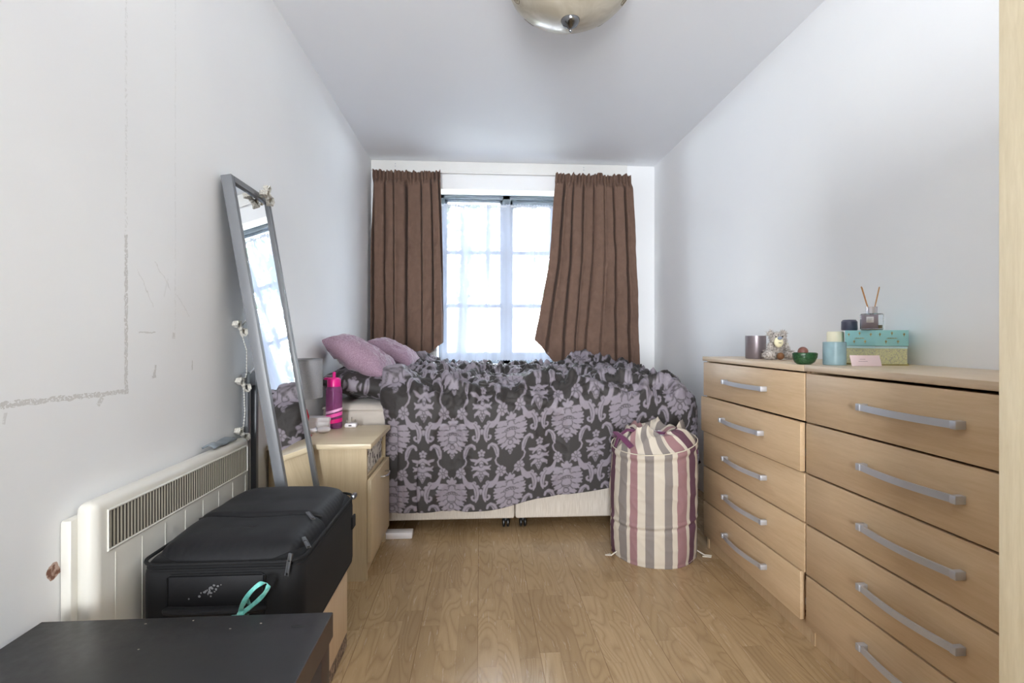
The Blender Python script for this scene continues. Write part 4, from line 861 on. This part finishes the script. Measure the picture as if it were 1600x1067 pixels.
# ================================================================== laundry hamper
def hamper():
    c0 = (.806, 2.322); R0 = .193
    t = thing('laundry_hamper', (c0[0], c0[1], 0), 'round pop-up laundry hamper in cream, grey, mauve and plum stripes', 'laundry hamper')
    m = NT('striped_canvas'); at = m.n('ShaderNodeAttribute', attribute_name='stripe').outputs['Fac']
    cr, gy, mv, pl = lin((198, 188, 173)), lin((124, 116, 112)), lin((142, 104, 108)), lin((84, 42, 66))
    st = [(0, cr), (.008, pl), (.056, cr), (.115, gy), (.20, cr), (.235, mv), (.32, cr), (.404, gy), (.497, cr), (.612, gy), (.692, cr), (.747, mv), (.855, cr), (.89, pl), (.96, cr), (.985, gy)]
    c = m.ramp(at, st, 'CONSTANT'); wv = m.noise(m.objc(), 500, 2); m.base(m.mix(m.math('MULTIPLY', wv, .18), c, lin((160, 150, 138)))); m.set(Roughness=.9); m.bump(wv, .25, .0008)
    def stripe(A):      # angle (rad), front = -90deg ; 0..1 across the front half
        f = ((A+PI+.33) % (2*PI))/PI; s = np.where((f >= 0) & (f <= 1), .5-.5*np.cos(np.clip(f, 0, 1)*PI), 0); s2 = (f-1) % 1.0
        return np.where((f >= 0) & (f <= 1), s, s2)
    nA, nZ = 300, 90; A = np.linspace(-PI, PI, nA, endpoint=False)[None, :]+np.zeros((nZ, 1)); K = np.linspace(0, 1, nZ)[:, None]+np.zeros((1, nA))
    top = .512+.018*np.sin(A)+.024*np.cos(A); z = K*top
    rad = R0*(1+.012*np.sin(K*PI))+.004*fbm(A*1.5, K*4, 81)+.0045*np.exp(-((K-.36-.012*np.cos(A))/.012)**2)-.004*np.exp(-((K-.33-.012*np.cos(A))/.015)**2)-.003*np.exp(-((K-.02)/.02)**2)+.004*np.exp(-((K-.97)/.02)**2)-.004*np.exp(-((K-.93)/.02)**2)
    rad = rad+.003*ridge(A*3+K*5, K*9, 83, 3)*sstep(0, .2, K)
    tw = .10*(1-K); lean = .012*K
    P = np.stack([c0[0]+rad*np.cos(A)+lean*0+.006*K, c0[1]+rad*np.sin(A), z], -1)
    sheet('hamper_wall', P, m.m, t, {'stripe': stripe((A-tw*.35+PI) % (2*PI)-PI)}, closed_u=True); solid(t.children[0], .0025, -1)
    MB().lathe([(0, .003), (R0-.01, .003), (R0-.004, .006), (R0-.01, .009), (0, .009)], (c0[0], c0[1], 0)).done('hamper_base', cloth('cream_canvas', (200, 190, 172)), t)
    rim = [tuple(P[-1, i]+np.array([0, 0, .001])) for i in range(0, nA, 3)]; MB().tube(rim, .0014, 8, closed=True).done('rim_hoop', cloth('cream_binding', (206, 196, 178)), t)
    # collapsed striped collar folding inward over the washing
    nr = 50; Kr = np.linspace(0, 1, nr)[:, None]+np.zeros((1, nA)); A2 = A[:nr] if nr <= nZ else A
    A2 = np.linspace(-PI, PI, nA, endpoint=False)[None, :]+np.zeros((nr, 1)); topz = .512+.018*np.sin(A2)+.024*np.cos(A2)
    pz1 = np.sin(A2)*1.7; hump = .046*np.sin(Kr*PI*.6)+.050*np.exp(-((A2+2.25)/.42)**2)*np.sin(Kr*PI*.8)+.046*ridge(np.cos(A2)*1.0+3, pz1+Kr*1.6, 87, 2.0)*np.sin(Kr*PI)**.6+.020*ridge(np.cos(A2)*3.4+Kr*2, pz1*1.7, 88, 2)*Kr**.5
    rr = (R0-.006)*(1-.66*Kr)+.014*vn(np.cos(A2)*2, np.sin(A2)*2+Kr*3, 91)*Kr; zz = topz-.008+hump-.06*Kr**3
    sheet('collar', np.stack([c0[0]+.006+rr*np.cos(A2), c0[1]+rr*np.sin(A2), zz], -1), m.m, t, {'stripe': stripe((A2+.25*np.sin(Kr*3)+PI) % (2*PI)-PI)}, closed_u=True); solid(t.children[-1], .002, 0)
    mp = cloth('plum_binding', (96, 46, 78)); q = [tuple(np.array([c0[0]+.006+rr[-1, i]*math.cos(A2[-1, i]), c0[1]+rr[-1, i]*math.sin(A2[-1, i]), zz[-1, i]+.002])) for i in range(0, nA, 4)]
    MB().tube(q, .009, 8, closed=True, flat=.6).done('drawstring_hem', mp, t)
    # plum handle straps
    h1 = [(c0[0]-.185, c0[1]-.03, .50), (c0[0]-.175, c0[1]-.045, .545), (c0[0]-.135, c0[1]-.05, .575), (c0[0]-.05, c0[1]-.06, .565), (c0[0]+.06, c0[1]-.07, .560), (c0[0]+.14, c0[1]-.075, .553), (c0[0]+.172, c0[1]-.08, .525), (c0[0]+.178, c0[1]-.085, .47)]
    MB().tube(h1, .013, 8, flat=.35).done('carry_strap', mp, t)
    h2 = [(c0[0]-.17, c0[1]+.02, .53), (c0[0]-.182, c0[1]-.03, .56), (c0[0]-.165, c0[1]-.09, .545), (c0[0]-.135, c0[1]-.12, .51)]
    MB().tube(h2, .017, 8, flat=.3).done('carry_strap', mp, t)
    ms = cloth('cream_tape', (210, 202, 188))
    MB().tube([(c0[0]-.185, c0[1]-.05, .02), (c0[0]-.215, c0[1]-.07, .012), (c0[0]-.235, c0[1]-.05, .006), (c0[0]-.21, c0[1]-.04, .005)], .003, 6).done('tie_tape', ms, t)
    MB().tube([(c0[0]+.185, c0[1]-.05, .02), (c0[0]+.215, c0[1]-.08, .006), (c0[0]+.245, c0[1]-.085, .005), (c0[0]+.235, c0[1]-.10, .005), (c0[0]+.20, c0[1]-.09, .005)], .003, 6).done('tie_tape', ms, t)
    # white washing poking out
    n = 60; U_, V_ = np.meshgrid(np.linspace(-1, 1, n), np.linspace(-1, 1, n)); rr2 = np.hypot(U_, V_)
    Pz = .512+.022*(1-rr2**2*.6)+.022*ridge(U_*2.3, V_*2.3, 95, 2)+.012*fbm(U_*3, V_*3, 97)
    o = sheet('laundry', np.stack([c0[0]+.01+U_*.075, c0[1]+.055+V_*.075, Pz-.04*np.maximum(np.abs(U_), np.abs(V_))**4], -1), cloth('lilac_white_cotton', (222, 218, 228))); solid(o, .003, -1)
    tag(o, 'crumpled pale lilac-white cloth lying inside the top of the hamper', 'laundry')
hamper()
# plastic bag behind hamper
mbag = NT('crinkled_plastic'); sz = mbag.n('ShaderNodeSeparateXYZ'); mbag.l(mbag.pos(), sz.inputs[0])
mbag.base(mbag.mix(mbag.math('LESS_THAN', mbag.math('ADD', sz.outputs[2], mbag.math('MULTIPLY', mbag.noise(mbag.pos(), 9, 3), .2)), .26), lin((206, 212, 220)), lin((70, 96, 142)))); mbag.set(Roughness=.25, Transmission_Weight=.2)
A, K = np.meshgrid(np.linspace(0, 2*PI, 120, endpoint=False), np.linspace(0, 1, 80)); rb2 = .085*(np.sin(np.clip(K, .0, 1)*PI*.88+.25))**.5*(1+.0*A)+.012*ridge(A*2+K*4, K*12, 101, 2)+.008*fbm(A*3, K*12, 103)
pbag = sheet('plastic_bag', np.stack([1.235+rb2*np.cos(A), 2.445+rb2*.75*np.sin(A), .003+.50*K+.02*vn(A*1.3, K*3, 105)*K], -1), mbag.m, closed_u=True)
tag(pbag, 'crumpled clear and blue plastic bag squeezed between hamper, bed foot and chest', 'bag')

# ================================================================== ceiling light
cl = thing('ceiling_light', (.342, 1.9, 2.4), 'cream glass bowl ceiling light with a chrome finial', 'ceiling light'); cc = (.342, 1.9, 2.4)
mbowl = NT('cream_swirl_glass'); bz = mbowl.noise(mbowl.objc(), 9, 3, .6, 1.2); mbowl.base(mbowl.ramp(bz, [(.35, lin((182, 173, 154))), (.7, lin((208, 200, 184)))])); mbowl.set(Roughness=.28, Transmission_Weight=.12)
pf = [(.012, -.205), (.05, -.198), (.10, -.184), (.15, -.163), (.19, -.138), (.222, -.105), (.240, -.065), (.244, -.055), (.240, -.050), (.234, -.060), (.215, -.100), (.185, -.130), (.145, -.155), (.1, -.176), (.05, -.190), (.012, -.197)]
bw = MB().lathe(pf, cc, 72).done('glass_bowl', mbowl.m, cl)
MB().lathe([(0, -.245), (.004, -.244), (.006, -.240), (.006, -.236), (.004, -.234), (.012, -.228), (.028, -.218), (.036, -.203), (.036, -.198), (0, -.198)], cc, 40).done('finial', plain('dark_nickel', (120, 120, 122), .15, 1), cl)
MB().lathe([(0, -.0), (.06, 0), (.058, -.02), (.03, -.03), (.010, -.032), (.006, -.034), (.006, -.20), (0, -.20)], cc, 32).done('ceiling_rose', m_chrome, cl)
def swirl(a, rr, zc):
    pts = []
    for i in range(26):
        q = i/25*3.6*PI; s = .022*(1-i/32); u_ = s*math.cos(q)*1.3; w_ = s*math.sin(q)*.8; r_ = rr+w_
        z_ = float(np.interp(r_, [p[0] for p in pf[:8]], [p[1] for p in pf[:8]])); ang = a+u_/rr; pts.append((cc[0]+(r_)*math.cos(ang), cc[1]+(r_)*math.sin(ang), cc[2]+z_-.001))
    MB().tube(pts, .0011, 5).done('swirl_motif', plain('taupe_print', (120, 110, 92), .5), bw)
for k in range(8): swirl(-PI/2+.75+k*2*PI/8, .205, 0)
